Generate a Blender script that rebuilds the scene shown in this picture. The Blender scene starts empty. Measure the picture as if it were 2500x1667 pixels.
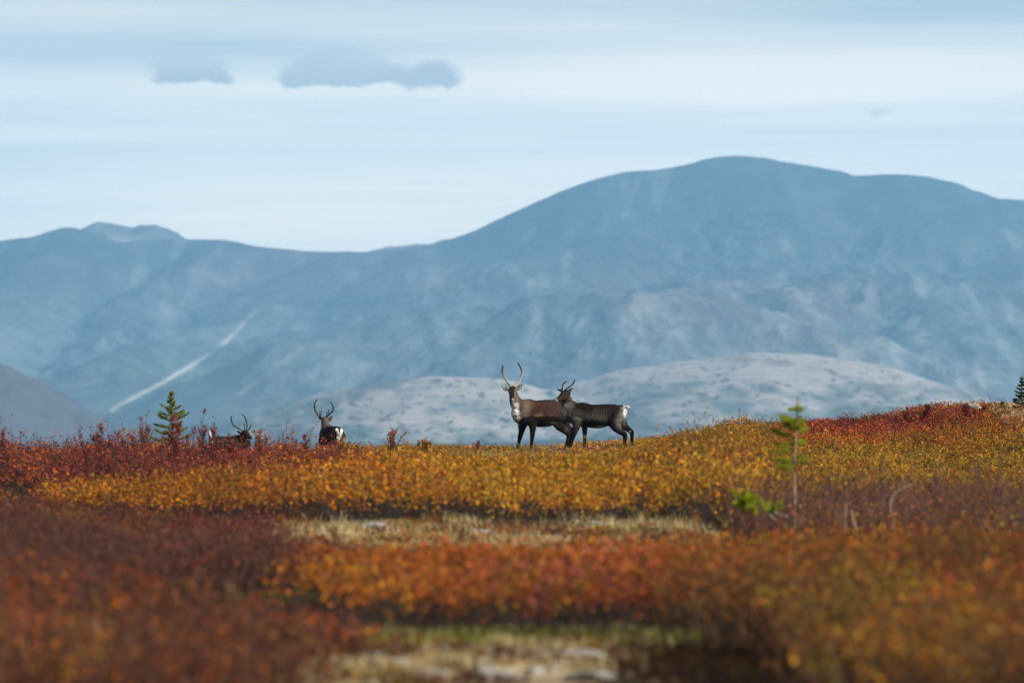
import bpy, bmesh, math, random
import numpy as np
from mathutils import Vector, Matrix, Euler
from mathutils.kdtree import KDTree

random.seed(7)
C = bpy.data.collections.new('scene'); bpy.context.scene.collection.children.link(C)
scene = bpy.context.scene

# ------------------------------------------------------------------ camera
F = 13924.0            # focal length in photo pixels (photo 2500 x 1667, 200 mm lens)
HZ = 917.0             # row of the horizon
EYE = 1.6
DEBUG = False
cam_d = bpy.data.cameras.new('camera'); cam = bpy.data.objects.new('camera', cam_d); C.objects.link(cam)
cam.location = (0, 0, EYE)
cam.rotation_euler = (math.radians(90) + math.atan((HZ - 833.5) / F), 0, 0)
cam_d.sensor_width = 36; cam_d.lens = 36 * F / 2500
cam_d.clip_start = 0.5; cam_d.clip_end = 60000
cam_d.dof.use_dof = True; cam_d.dof.focus_distance = 119; cam_d.dof.aperture_fstop = 2.8
scene.camera = cam

def P(px, py, Y):                       # a point of the place seen at (px, py) and Y metres away
    return Vector(((px - 1250) * Y / F, Y, EYE + (HZ - py) * Y / F))

# ------------------------------------------------------------------ light
SUN_EL = math.radians(37); SUN_AZ = math.radians(120)      # azimuth clockwise from +Y: behind and to the right
sd = Vector((math.sin(SUN_AZ) * math.cos(SUN_EL), math.cos(SUN_AZ) * math.cos(SUN_EL), math.sin(SUN_EL)))
sl = bpy.data.lights.new('sun', 'SUN'); sl.energy = 5.0; sl.angle = math.radians(0.5); sl.color = (1, 0.93, 0.82)
so = bpy.data.objects.new('sun', sl); C.objects.link(so); so.rotation_euler = sd.to_track_quat('Z', 'Y').to_euler()

scene.view_settings.view_transform = 'Standard'; scene.view_settings.look = 'None'
scene.view_settings.exposure = 0.35; scene.view_settings.gamma = 1; scene.view_settings.use_curve_mapping = False
scene.cycles.use_denoising = True
scene.cycles.max_bounces = 5; scene.cycles.diffuse_bounces = 2; scene.cycles.glossy_bounces = 2
scene.cycles.transmission_bounces = 3; scene.cycles.volume_bounces = 1; scene.cycles.transparent_max_bounces = 4

# ------------------------------------------------------------------ node helper
class NT:
    def __init__(s, tree): s.t = tree; s.t.nodes.clear()
    def n(s, typ, **kw):
        nd = s.t.nodes.new(typ)
        for k, v in kw.items(): setattr(nd, k, v)
        return nd
    def put(s, sock, v):
        if v is None: return
        if isinstance(v, bpy.types.NodeSocket): s.t.links.new(v, sock)
        elif isinstance(v, tuple) and len(v) == 3 and sock.type == 'RGBA': sock.default_value = (*v, 1)
        else: sock.default_value = v
    def m(s, op, a, b=None, c=None, clamp=False):
        nd = s.n('ShaderNodeMath', operation=op, use_clamp=clamp)
        s.put(nd.inputs[0], a); s.put(nd.inputs[1], b); s.put(nd.inputs[2], c)
        return nd.outputs[0]
    def mix(s, f, a, b, blend='MIX'):
        nd = s.n('ShaderNodeMix', data_type='RGBA', blend_type=blend)
        s.put(nd.inputs[0], f); s.put(nd.inputs[6], a); s.put(nd.inputs[7], b)
        return nd.outputs[2]
    def noise(s, vec, scale, detail=3, rough=0.55, dist=0.0):
        nd = s.n('ShaderNodeTexNoise'); s.put(nd.inputs['Vector'], vec)
        nd.inputs['Scale'].default_value = scale; nd.inputs['Detail'].default_value = detail
        nd.inputs['Roughness'].default_value = rough; nd.inputs['Distortion'].default_value = dist
        return nd.outputs['Fac']
    def mapping(s, vec, scale):
        nd = s.n('ShaderNodeMapping'); s.put(nd.inputs['Vector'], vec); nd.inputs['Scale'].default_value = scale
        return nd.outputs[0]
    def ramp(s, fac, lo, hi):
        nd = s.n('ShaderNodeMapRange', interpolation_type='SMOOTHSTEP'); s.put(nd.inputs[0], fac)
        nd.inputs[1].default_value = lo; nd.inputs[2].default_value = hi
        return nd.outputs[0]

# ------------------------------------------------------------------ sky: thin streaky overcast over a blue sky
world = bpy.data.worlds.new('World'); scene.world = world; world.use_nodes = True
T = NT(world.node_tree)
tc = T.n('ShaderNodeTexCoord').outputs['Generated']
sep = T.n('ShaderNodeSeparateXYZ'); T.put(sep.inputs[0], tc)
sky = T.n('ShaderNodeTexSky', sky_type='NISHITA', sun_disc=False, sun_elevation=SUN_EL, sun_rotation=SUN_AZ, air_density=1.0, dust_density=0.6, ozone_density=1.5)
warp = T.noise(T.mapping(tc, (30, 30, 160)), 1.0, 4, 0.6)
warp2 = T.noise(T.mapping(tc, (85, 85, 190)), 1.0, 7, 0.66)
warp3 = T.noise(T.mapping(tc, (210, 210, 380)), 1.0, 6, 0.7)
X = T.m('ADD', sep.outputs[0], T.m('MULTIPLY', T.m('SUBTRACT', warp, 0.5), 0.010))
Z = T.m('ADD', sep.outputs[2], T.m('MULTIPLY', T.m('SUBTRACT', warp, 0.5), 0.0022))
X2 = T.m('ADD', sep.outputs[0], T.m('MULTIPLY', T.m('SUBTRACT', warp2, 0.5), 0.008))
X2 = T.m('ADD', X2, T.m('MULTIPLY', T.m('SUBTRACT', warp3, 0.5), 0.007))
Z2 = T.m('ADD', sep.outputs[2], T.m('MULTIPLY', T.m('SUBTRACT', warp2, 0.5), 0.0035))
Z2 = T.m('ADD', Z2, T.m('MULTIPLY', T.m('SUBTRACT', warp3, 0.5), 0.0034))
def blob(px, py, sx, sy, amp, x=None, z=None, tilt=0.0, power=1):
    x = X if x is None else x; z = Z if z is None else z
    x0 = (px - 1250) / F; z0 = (HZ - py) / F
    dx = T.m('SUBTRACT', x, x0)
    a = T.m('DIVIDE', dx, sx / F)
    zz = T.m('SUBTRACT', T.m('SUBTRACT', z, z0), T.m('MULTIPLY', dx, tilt)) if tilt else T.m('SUBTRACT', z, z0)
    b = T.m('DIVIDE', zz, sy / F)
    r = T.m('ADD', T.m('MULTIPLY', a, a), T.m('MULTIPLY', b, b))
    if power == 2: r = T.m('MULTIPLY', r, r)
    return T.m('MULTIPLY', T.m('EXPONENT', T.m('MULTIPLY', r, -1.0)), amp)
def total(lst):
    o = lst[0]
    for q in lst[1:]: o = T.m('ADD', o, q)
    return o
streak = T.noise(T.mapping(tc, (5, 5, 130)), 1.0, 4, 0.55, 0.4)
streak2 = T.noise(T.mapping(tc, (14, 14, 420)), 1.0, 3, 0.5, 0.3)
thin = total([T.m('MULTIPLY', T.m('SUBTRACT', streak, 0.5), 1.0), T.m('MULTIPLY', T.m('SUBTRACT', streak2, 0.5), 0.35),
              blob(1900, 190, 900, 90, 0.42), blob(1750, 210, 450, 45, 0.10), blob(1000, 520, 1500, 150, 0.30),
              blob(600, 205, 700, 40, 0.16), blob(350, 330, 700, 26, 0.20), blob(1200, 70, 700, 22, 0.10),
              blob(250, 25, 480, 22, 0.20), blob(150, 115, 800, 55, -0.50), blob(750, 125, 500, 38, -0.18),
              blob(0, 270, 500, 35, -0.22), blob(2350, 30, 550, 52, -0.50), blob(-100, 460, 400, 200, -0.20),
              blob(2300, 330, 500, 22, -0.10), blob(1250, 0, 900, 30, -0.10)])
thin = T.m('ADD', thin, 0.55, clamp=True)
hi = (1.06, 0.97, 0.82); lo = (0.55, 0.63, 0.64)
ccol = T.mix(thin, lo, hi)
# darker low puffs
def puffcloud(lst, base, soft=9):
    """sum of soft blobs cut by a fairly flat base line"""
    d = total(lst)
    cut = T.ramp(Z2, (HZ - base - soft) / F, (HZ - base + soft) / F)
    return T.m('MULTIPLY', d, cut)
c1 = puffcloud([blob(475, 176, 98, 62, 1.15, X2, Z2, power=2), blob(425, 198, 60, 26, .5, X2, Z2), blob(550, 200, 34, 22, .7, X2, Z2)], 206)
c2 = puffcloud([blob(800, 175, 105, 62, 1.05, X2, Z2, power=2), blob(890, 180, 90, 50, .8, X2, Z2, power=2), blob(725, 198, 60, 22, .6, X2, Z2), blob(990, 192, 70, 34, .8, X2, Z2)], 206)
c3 = puffcloud([blob(1060, 190, 74, 44, 1.15, X2, Z2, power=2), blob(1000, 200, 60, 24, .5, X2, Z2)], 217)
dark = T.m('MAXIMUM', T.m('MAXIMUM', c1, c2), c3)
dark = T.m('ADD', dark, total([blob(640, 203, 50, 6, 0.25, X2, Z2), blob(370, 300, 80, 20, 0.20, X2, Z2), blob(2145, 275, 26, 11, 0.6, X2, Z2), blob(1030, 392, 90, 10, 0.25, X2, Z2), blob(1325, 365, 22, 20, 0.25, X2, Z2), blob(905, 216, 40, 12, -0.5, X2, Z2)]))
dark = T.ramp(T.m('MULTIPLY', dark, T.m('ADD', 0.45, T.m('MULTIPLY', T.m('ADD', warp3, warp2), 0.55))), 0.08, 1.05)
puff = T.mix(T.ramp(T.m('ADD', Z2, T.m('MULTIPLY', T.m('SUBTRACT', warp2, 0.5), 0.004)), (HZ - 205) / F, (HZ - 130) / F), (0.42, 0.47, 0.50), (0.60, 0.61, 0.64))
ccol = T.mix(T.m('MULTIPLY', dark, 0.92), ccol, puff)
ccol = T.mix(T.ramp(sep.outputs[2], 0.034, 0.068), ccol, (0.60, 0.62, 0.65), 'MULTIPLY')
cover = T.ramp(sep.outputs[2], 0.13, 0.072)          # the thin cloud thins out overhead
cov_noise = T.ramp(T.noise(tc, 2.2, 4), 0.25, 0.8)
cover = T.m('MAXIMUM', T.m('MULTIPLY', cover, 0.95), T.m('MULTIPLY', cov_noise, 0.03))
bg1 = T.n('ShaderNodeBackground'); T.put(bg1.inputs[0], sky.outputs[0]); bg1.inputs[1].default_value = 0.05
bg2 = T.n('ShaderNodeBackground'); T.put(bg2.inputs[0], ccol); bg2.inputs[1].default_value = 1.62
ms = T.n('ShaderNodeMixShader'); T.put(ms.inputs[0], cover); T.put(ms.inputs[1], bg1.outputs[0]); T.put(ms.inputs[2], bg2.outputs[0])
wo = T.n('ShaderNodeOutputWorld'); T.put(wo.inputs[0], ms.outputs[0])

# ------------------------------------------------------------------ numpy noise
rng = np.random.default_rng(11)
_PERM = rng.random((256, 256))
def vnoise(x, y):
    xi = np.floor(x).astype(np.int64); yi = np.floor(y).astype(np.int64)
    fx = x - xi; fy = y - yi
    fx = fx * fx * fx * (fx * (fx * 6 - 15) + 10); fy = fy * fy * fy * (fy * (fy * 6 - 15) + 10)
    a = _PERM[xi & 255, yi & 255]; b = _PERM[(xi + 1) & 255, yi & 255]
    c = _PERM[xi & 255, (yi + 1) & 255]; d = _PERM[(xi + 1) & 255, (yi + 1) & 255]
    return (a * (1 - fx) + b * fx) * (1 - fy) + (c * (1 - fx) + d * fx) * fy - 0.5
def fbm(x, y, o=5, g=0.5):
    s = 0; a = 1.0
    for i in range(o):
        c, d = math.cos(.65 + i * 1.3), math.sin(.65 + i * 1.3); u, v = (x * c - y * d) * 2**i, (x * d + y * c) * 2**i
        s = s + a * vnoise(u + 17.3 * i, v - 9.1 * i); a *= g
    return s
def ridged(x, y, o=5, g=0.5):
    s = 0; a = 1.0
    for i in range(o):
        c, d = math.cos(.9 + i * 1.1), math.sin(.9 + i * 1.1); u, v = (x * c - y * d) * 2**i, (x * d + y * c) * 2**i
        s = s + a * (0.5 - 2 * np.abs(vnoise(u + 7.7 * i, v + 3.1 * i))); a *= g
    return s
def sstep(a, b, x):
    t = np.clip((x - a) / (b - a), 0, 1); return t * t * (3 - 2 * t)

# ------------------------------------------------------------------ mesh helpers
def tag(o, label=None, cat=None, group=None, kind=None):
    for k, v in (('label', label), ('category', cat), ('group', group), ('kind', kind)):
        if v: o[k] = v
    return o
def mesh_np(name, V, faces, mat, parent=None, col=None, dom='POINT', smooth=True):
    """V (n,3); faces (m,k) or a list of such arrays"""
    me = bpy.data.meshes.new(name)
    fl = faces if isinstance(faces, list) else [faces]
    loops = np.concatenate([f.ravel() for f in fl]).astype(np.int32)
    tot = np.concatenate([np.full(len(f), f.shape[1], np.int32) for f in fl])
    st = np.concatenate([[0], np.cumsum(tot)[:-1]]).astype(np.int32)
    me.vertices.add(len(V)); me.vertices.foreach_set('co', np.ascontiguousarray(V, np.float32).ravel())
    me.loops.add(len(loops)); me.loops.foreach_set('vertex_index', loops)
    me.polygons.add(len(tot)); me.polygons.foreach_set('loop_start', st); me.polygons.foreach_set('loop_total', tot)
    if smooth: me.polygons.foreach_set('use_smooth', np.ones(len(tot), bool))
    me.update(calc_edges=True)
    if col is not None:
        a = me.attributes.new('col', 'FLOAT_COLOR', dom)
        c = np.ones((len(col), 4), np.float32); c[:, :3] = col; a.data.foreach_set('color', c.ravel())
    me.materials.append(mat)
    o = bpy.data.objects.new(name, me); C.objects.link(o)
    if parent: o.parent = parent
    return o
def grid_faces(nr, nc):
    i = np.arange(nr - 1)[:, None] * nc + np.arange(nc - 1)[None, :]
    return np.stack([i, i + 1, i + nc + 1, i + nc], -1).reshape(-1, 4)
def empty(name, loc, rz=0):
    o = bpy.data.objects.new(name, None); C.objects.link(o); o.location = loc; o.rotation_euler = (0, 0, rz)
    o.empty_display_size = 0.2
    return o
def tubes(paths, nside=6):
    """paths: list of (points (k,3), radii (k,)) -> V, F of one mesh with capped ends"""
    Vs, Fs = [], []; off = 0
    for pts, rad in paths:
        pts = np.asarray(pts, float); rad = np.asarray(rad, float); k = len(pts)
        tan = np.gradient(pts, axis=0); tan /= np.linalg.norm(tan, axis=1)[:, None] + 1e-9
        ref = np.array([0.31, 0.9, 0.17]); 
        a = np.cross(tan, ref); a /= np.linalg.norm(a, axis=1)[:, None] + 1e-9
        b = np.cross(tan, a)
        th = np.linspace(0, 2 * np.pi, nside, endpoint=False)
        ring = pts[:, None, :] + rad[:, None, None] * (np.cos(th)[None, :, None] * a[:, None, :] + np.sin(th)[None, :, None] * b[:, None, :])
        Vs.append(ring.reshape(-1, 3))
        i = np.arange(k - 1)[:, None] * nside + np.arange(nside)[None, :]; j = np.arange(k - 1)[:, None] * nside + (np.arange(nside)[None, :] + 1) % nside
        Fs.append((np.stack([i, j, j + nside, i + nside], -1).reshape(-1, 4)) + off)
        off += k * nside
    return np.concatenate(Vs), np.concatenate(Fs)

# ------------------------------------------------------------------ materials
def mat(name): 
    m = bpy.data.materials.new(name); m.use_nodes = True
    return m, NT(m.node_tree)
def finish(t, sh, vol=None, disp=None):
    o = t.n('ShaderNodeOutputMaterial')
    if sh is not None: t.put(o.inputs[0], sh)
    if vol is not None: t.put(o.inputs[1], vol)
def bsdf(t, col, rough=0.8, spec=0.2, bump=None, bstr=0.3, bdist=0.02):
    b = t.n('ShaderNodeBsdfPrincipled'); t.put(b.inputs['Base Color'], col); t.put(b.inputs['Roughness'], rough)
    b.inputs['Specular IOR Level'].default_value = spec
    if bump is not None:
        bn = t.n('ShaderNodeBump'); bn.inputs['Strength'].default_value = bstr; bn.inputs['Distance'].default_value = bdist
        t.put(bn.inputs['Height'], bump); t.put(b.inputs['Normal'], bn.outputs[0])
    return b.outputs[0]
def attr_mat(name, nscale=0, namp=0.3, rough=0.85, spec=0.1, bscale=None, bdist=0.01, bstr=0.5, stretch=(1, 1, 1), detail=4):
    m, t = mat(name)
    a = t.n('ShaderNodeAttribute', attribute_name='col').outputs['Color']
    oc = t.n('ShaderNodeTexCoord').outputs['Object']
    if nscale:
        nz = t.noise(t.mapping(oc, stretch), nscale, detail, 0.6)
        f = t.m('ADD', t.m('MULTIPLY', t.m('SUBTRACT', nz, 0.5), 2 * namp), 1.0)
        cc = t.n('ShaderNodeCombineColor')
        for i in range(3): t.put(cc.inputs[i], f)
        a = t.mix(1.0, a, cc.outputs[0], 'MULTIPLY')
    bump = t.noise(oc, bscale, 5, 0.6) if bscale else None
    finish(t, bsdf(t, a, rough, spec, bump, bstr, bdist)); return m
def leaf_mat(name, trans=0.35):
    m, t = mat(name)
    a = t.n('ShaderNodeAttribute', attribute_name='col').outputs['Color']
    b = t.n('ShaderNodeBsdfPrincipled'); t.put(b.inputs['Base Color'], a); b.inputs['Roughness'].default_value = 0.55
    b.inputs['Specular IOR Level'].default_value = 0.05
    tr = t.n('ShaderNodeBsdfTranslucent'); t.put(tr.inputs[0], a)
    mx = t.n('ShaderNodeMixShader'); mx.inputs[0].default_value = trans
    t.put(mx.inputs[1], b.outputs[0]); t.put(mx.inputs[2], tr.outputs[0])
    finish(t, mx.outputs[0]); return m
M_leaf = leaf_mat('leaf', 0.24); M_needle = leaf_mat('needle', 0.2)
M_stem = attr_mat('twig_bark')

# ------------------------------------------------------------------ ground
FLOOR = -90.0
def ground(x, Y):
    x = np.asarray(x, float); Y = np.asarray(Y, float)
    rise = 0.37 * sstep(-0.5, 8.0, x) + 0.40 * sstep(7.5, 11, x) + 0.5 * sstep(12, 30, x)
    g = rise * np.clip((Y - 60) / 58, 0, 1.15)
    start = 123 + 14 * sstep(0, 9, x) - 3 * sstep(-1, -6, x)
    d = np.maximum(Y - start, 0)
    g = g - 0.058 * (np.sqrt(d * d + 25) - 5)
    g = g + 0.05 * fbm(x * 0.25, Y * 0.25, 3)
    lo = FLOOR + 1.5 * fbm(x / 300, Y / 300, 3)
    return np.where(g > lo + 4, g, lo + 4 * np.exp(np.clip((g - lo - 4) / 4, -30, 0)))
ys = np.concatenate([np.arange(-60, 20, 4.0), np.arange(20, 160, 0.35), np.geomspace(160, 19000, 260)])
us = np.concatenate([np.linspace(-1, -0.3, 30)[:-1], np.linspace(-0.3, 0.3, 260), np.linspace(0.3, 1, 30)[1:]])
YY = np.repeat(ys[:, None], len(us), 1); half = np.maximum(60, 0.27 * ys)[:, None]; XX = us[None, :] * half
GZ = ground(XX, YY)
def clearing(x, Y):
    p = x * F / np.maximum(Y, 1) + 1250
    n = fbm(x * 0.9, Y * 0.5, 4)
    a = sstep(35.4, 34.2, Y + n * 1.2) * sstep(560, 720, p + n * 130) * sstep(1720, 1560, p + n * 130)
    b = sstep(51, 53, Y + n * 4) * sstep(61.5, 60.3, Y + n * 2.0) * sstep(640, 780, p + n * 120) * sstep(1760, 1660, p + n * 80)
    return np.maximum(a, b)
cl = clearing(XX, YY) * (YY > 10) * (YY < 90)
n1 = fbm(XX * 3, YY * 3, 4)[..., None]; n2 = fbm(XX * 1.1 + 40, YY * 1.1, 3)[..., None]
litter = np.array([0.036, 0.022, 0.012]) * (1 + 0.6 * n1) + np.array([0.0, 0.012, 0.0]) * np.clip(n2 * 3, 0, 1)
pale = np.array([0.42, 0.33, 0.20]) * (1 + 0.5 * n1); pale = pale + (np.array([0.15, 0.08, 0.05]) - pale) * np.clip(n2 * 2.6 + 0.1, 0, 0.85)
mossy = np.array([0.05, 0.06, 0.012])
gc = litter * (1 - cl[..., None]) + pale * cl[..., None]
edge = np.exp(-((YY - 35.0) / .8) ** 2) * sstep(560, 700, XX * F / np.maximum(YY, 1) + 1250) * (XX < 0.6)
gc = gc + (mossy - gc) * np.clip(edge * (1 + n2[..., 0]), 0, 0.9)[..., None]
knoll = sstep(9.8, 10.8, XX) * sstep(108, 113, YY) * sstep(150, 130, YY)
gc = gc + (np.array([0.26, 0.20, 0.10]) - gc) * (knoll * 0.8)[..., None]
far = sstep(200, 1200, YY)[..., None]
fcol = np.array([0.07, 0.075, 0.045]) * (1 + 0.8 * fbm(XX / 260, YY / 900, 4)[..., None]) + np.array([0.25, 0.24, 0.2]) * sstep(0.35, 0.6, fbm(XX / 900 + 5, YY / 3000 + 3, 3))[..., None]
gc = np.clip(gc * (1 - far) + fcol * far, 0.004, 1)
V = np.stack([XX, YY, GZ], -1).reshape(-1, 3)
M_ground = attr_mat('ground_soil', 9, 0.45, 0.95, 0.05, 25, 0.02, 0.8)
g = mesh_np('ground', V, grid_faces(len(ys), len(us)), M_ground, col=gc.reshape(-1, 3)); tag(g, 'tundra ground under the autumn shrubs, sloping away to the valley floor', 'ground', kind='structure')

# ------------------------------------------------------------------ mountains: height fields grown from ridge lines
def hfield(ridges, X, Y, soft, ay=1.0):
    """each ridge: (list of (px,py,Ykm), slope, round) ; smooth maximum of sloping-away ridges"""
    acc = np.full(X.shape, 0.0); first = True
    best = None
    for pts, k, r in ridges:
        Pw = [P(a, b, c * 1000) for a, b, c in pts]
        zr = np.full(X.shape, -1e9)
        for A, B in zip(Pw[:-1], Pw[1:]):
            dx, dy = B.x - A.x, (B.y - A.y) * ay; L2 = dx * dx + dy * dy
            t = np.clip(((X - A.x) * dx + (Y - A.y) * ay * dy) / L2, 0, 1)
            d2 = (X - A.x - t * dx) ** 2 + ((Y - A.y) * ay - t * dy) ** 2
            z = A.z + t * (B.z - A.z) - k * (np.sqrt(d2 + r * r) - r)
            zr = np.maximum(zr, z)
        best = zr if best is None else best
        m = np.maximum(best, zr); 
        best = m + soft * np.log1p(np.exp(-np.abs(best - zr) / soft)) if best is not zr else zr
    return best
def mountain(name, label, ridges, y0, y1, nr, p0, p1, nc, soft, amp, gsc, colf, mtl, floor=FLOOR - 6, warpa=120, ytop=None, fine=0.0, ay=1.0):
    ys = np.linspace(y0, y1, nr); ps = np.linspace(p0, p1, nc)
    Y = np.repeat(ys[:, None], nc, 1); X = (ps[None, :] - 1250) / F * Y
    tp = sstep(ytop, ytop - 1500, Y) if ytop else 1.0      # the crest line itself stays put
    wx = fbm(X / 1300, Y / 1300, 4) * warpa * tp; wy = fbm(X / 1300 + 31, Y / 1300 + 5, 4) * warpa * tp
    Z = hfield(ridges, X + wx, Y + wy, soft, ay)
    hgt = np.clip((Z - floor) / 120, 0, 1)
    rn = ridged((X + wx * 2) / gsc, Y / (gsc * 2.6), 6, 0.52)
    Z = Z + amp * hgt * (rn - 0.5) * ((0.12 + 0.88 * tp) if ytop else 1.0)
    if fine: Z = Z + fine * hgt * (ridged((X + wx * 3 + 0.25 * Y) / 120, Y / 900, 4, 0.55) - 0.5) * (0.15 + 0.85 * tp)
    if DEBUG: vv = HZ - (Z - EYE) / Y * F; print(name, [(int(q), int(vv[:, np.argmin(abs(ps - q))].min())) for q in (0, 170, 262, 450, 750, 900, 1060, 1200, 1280, 1380, 1420, 1600, 1780, 1850, 2080, 2250, 2450)])
    Z = np.maximum(Z, floor)
    col = colf(X, Y, Z, (X / Y * F + 1250), HZ - (Z - EYE) / Y * F, rn)
    V = np.stack([X, Y, Z], -1).reshape(-1, 3)
    o = mesh_np(name, V, grid_faces(nr, nc), mtl, col=np.clip(col, 0.004, 1).reshape(-1, 3))
    return tag(o, label, 'mountain' if 'mount' in name or 'peak' in name else 'hill', kind='structure')
M_mtn = attr_mat('mountain_tundra', 0.010, 0.70, 1.0, 0.0, 0.022, 16, 0.6, detail=8)
M_hill = attr_mat('hill_tundra', 0.02, 0.5, 1.0, 0.0, 0.03, 6, 0.5, detail=6)
def seg_mask(u, v, line, w):
    m = np.zeros(u.shape)
    for (a, b), (c, d) in zip(line[:-1], line[1:]):
        dx, dy = c - a, d - b; t = np.clip(((u - a) * dx + (v - b) * dy) / (dx * dx + dy * dy), 0, 1)
        m = np.maximum(m, np.exp(-(((u - a - t * dx) ** 2 + (v - b - t * dy) ** 2) / (w * w))))
    return m
def lerp(c, d, f): return c + (np.array(d) - c) * f[..., None]
def massif_col(X, Y, Z, u, v, rn):
    E = Z * 1.6 + Y / 9
    n = fbm(X / 260, E / 200, 5); n2 = fbm(X / 90 + 9, E / 80, 5); n3 = fbm(X / 900 + 3, E / 500, 4)
    c = np.ones(X.shape + (3,)) * np.array([0.14, 0.165, 0.17])
    c = lerp(c, (0.055, 0.065, 0.06), sstep(0, 430, Z + 220 * n3))
    c = lerp(c, (0.19, 0.12, 0.12), sstep(0.1, 0.5, n3 + 0.5 * n) * .4)          # red tundra
    c = lerp(c, (0.05, 0.075, 0.06), sstep(0.05, 0.6, -n3 + 0.4 * n2) * 0.6)    # green heath
    st_ = fbm(X / 45 + 70, Y / 520, 4)
    c = lerp(c, (0.24, 0.23, 0.21), sstep(0.15, 0.6, st_ + 0.5 * n3) * 0.35)    # stony runs
    c = c * (1 + 0.45 * n2[..., None] + 0.55 * st_[..., None])
    c = lerp(c, (0.13, 0.13, 0.12), sstep(0, 1, (Z - 150) / 500) * 0.1)
    wob = fbm(u / 90, v / 90, 3) * 7
    sc = seg_mask(u + wob, v, [(645, 738), (610, 775), (545, 838), (470, 890), (400, 932), (330, 968), (270, 1000)], 5.0)
    sc = sc * sstep(725, 830, v) * (0.9 + 0.25 * n2)
    c = lerp(c, (0.52, 0.50, 0.46), np.clip(sc * 1.1, 0, 1))
    for ln, w, s in (([(1560, 430), (1545, 480), (1520, 530)], 5, 0.25), ([(1700, 560), (1740, 620), (1800, 660)], 8, 0.25), ([(740, 850), (640, 920), (580, 960)], 6, 0.3),
                     ([(150, 945), (250, 930)], 6, 0.4), ([(2180, 850), (2200, 900)], 8, 0.35), ([(2130, 800), (2145, 830)], 7, 0.3), ([(2380, 880), (2400, 940)], 10, 0.4), ([(1280, 590), (1300, 560)], 7, 0.3)):
        c = lerp(c, (0.42, 0.40, 0.36), np.clip(seg_mask(u + wob, v + wob * 0.5, ln, w) * s * (1 + n2), 0, 1))
    dk = seg_mask(u + wob, v, [(760, 740), (700, 800), (620, 860), (530, 930)], 7)
    c = lerp(c, (0.04, 0.035, 0.035), np.clip(dk * 0.6, 0, 1))
    return c
K = 1.4
def R(pts, k=0.32, r=220): return ([(a, b, c * K) for a, b, c in pts], k, r)
massif = [
 R([(-400, 640, 12.6), (-100, 600, 12.5), (0, 586, 12.4), (80, 577, 12.2), (170, 555, 12.0), (235, 584, 11.9), (300, 587, 11.9), (440, 579, 12), (530, 586, 12), (600, 599, 12), (750, 611, 12), (850, 615, 12), (930, 612, 12), (1040, 606, 12)], 0.75, 30),
 R([(1040, 606, 12), (1100, 583, 12), (1200, 563, 12), (1270, 543, 12), (1350, 510, 12), (1420, 478, 12), (1480, 445, 12), (1540, 422, 12), (1620, 412, 12), (1700, 402, 12), (1750, 384, 12), (1800, 381, 12), (1860, 384, 12), (1960, 398, 12), (2030, 410, 12), (2080, 426, 12), (2170, 428, 12), (2260, 431, 12), (2310, 439, 12), (2370, 461, 12), (2430, 490, 12), (2520, 530, 12), (2800, 640, 12)], 0.70, 60),
 R([(1560, 422, 12), (1560, 500, 11.5), (1470, 580, 11.0), (1330, 640, 10.4), (1150, 700, 9.8), (1000, 770, 9.2), (860, 850, 8.6)], 0.52, 200),
 R([(1800, 381, 12), (1880, 500, 11.4), (1820, 600, 10.7), (1700, 670, 10.0), (1600, 705, 9.4)], 0.52, 200),
 R([(860, 830, 8.9), (1000, 765, 8.9), (1150, 728, 8.9), (1300, 716, 8.8), (1600, 722, 8.6), (1800, 762, 8.4), (1950, 812, 8.2), (2150, 880, 8.0), (2400, 985, 7.8), (2560, 1060, 7.6)], 0.42, 300),
 R([(2170, 428, 12), (2230, 520, 11.3), (2150, 620, 10.6), (2000, 690, 9.9), (1880, 745, 9.3)], 0.52, 200),
 R([(1880, 745, 9.3), (2000, 700, 9.4), (2150, 665, 9.6), (2350, 668, 9.8), (2700, 690, 10)], 0.42, 260),
 R([(2420, 480, 12), (2480, 600, 11), (2500, 680, 10), (2540, 790, 9), (2560, 900, 8.4)], 0.5, 180),
 R([(2350, 668, 9.8), (2300, 760, 9.0), (2330, 860, 8.5), (2400, 950, 8.1)], 0.5, 150),
 R([(170, 555, 12), (110, 640, 11.5), (20, 700, 11), (-150, 760, 10.5)], 0.55, 90),
 R([(530, 586, 12), (470, 660, 11.5), (390, 730, 11), (330, 800, 10.4), (260, 860, 9.9)], 0.55, 100),
 R([(850, 615, 12), (720, 680, 11.3), (600, 745, 10.6), (450, 810, 10.0), (300, 880, 9.2), (150, 950, 8.5)], 0.55, 90),
 R([(1040, 606, 12), (930, 690, 11.1), (830, 760, 10.4), (700, 850, 9.6), (600, 930, 9.0), (520, 1000, 8.4)], 0.52, 120),
 R([(-200, 790, 10.6), (0, 860, 9.8), (90, 930, 9.0)], 0.5, 120)]
mountain('mountain', 'broad blue hazy mountain massif filling the width of the view', massif, 10300, 17800, 460, -500, 3000, 1100, 6, 60, 520, massif_col, M_mtn, ytop=16700, fine=8.0, ay=0.55)
def far_col(X, Y, Z, u, v, rn):
    n = fbm(X / 300, Y / 300, 4); c = np.ones(X.shape + (3,)) * np.array([0.15, 0.145, 0.12])
    return lerp(c, (0.30, 0.26, 0.22), sstep(0.1, 0.5, n + 0.3 * rn))
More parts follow.
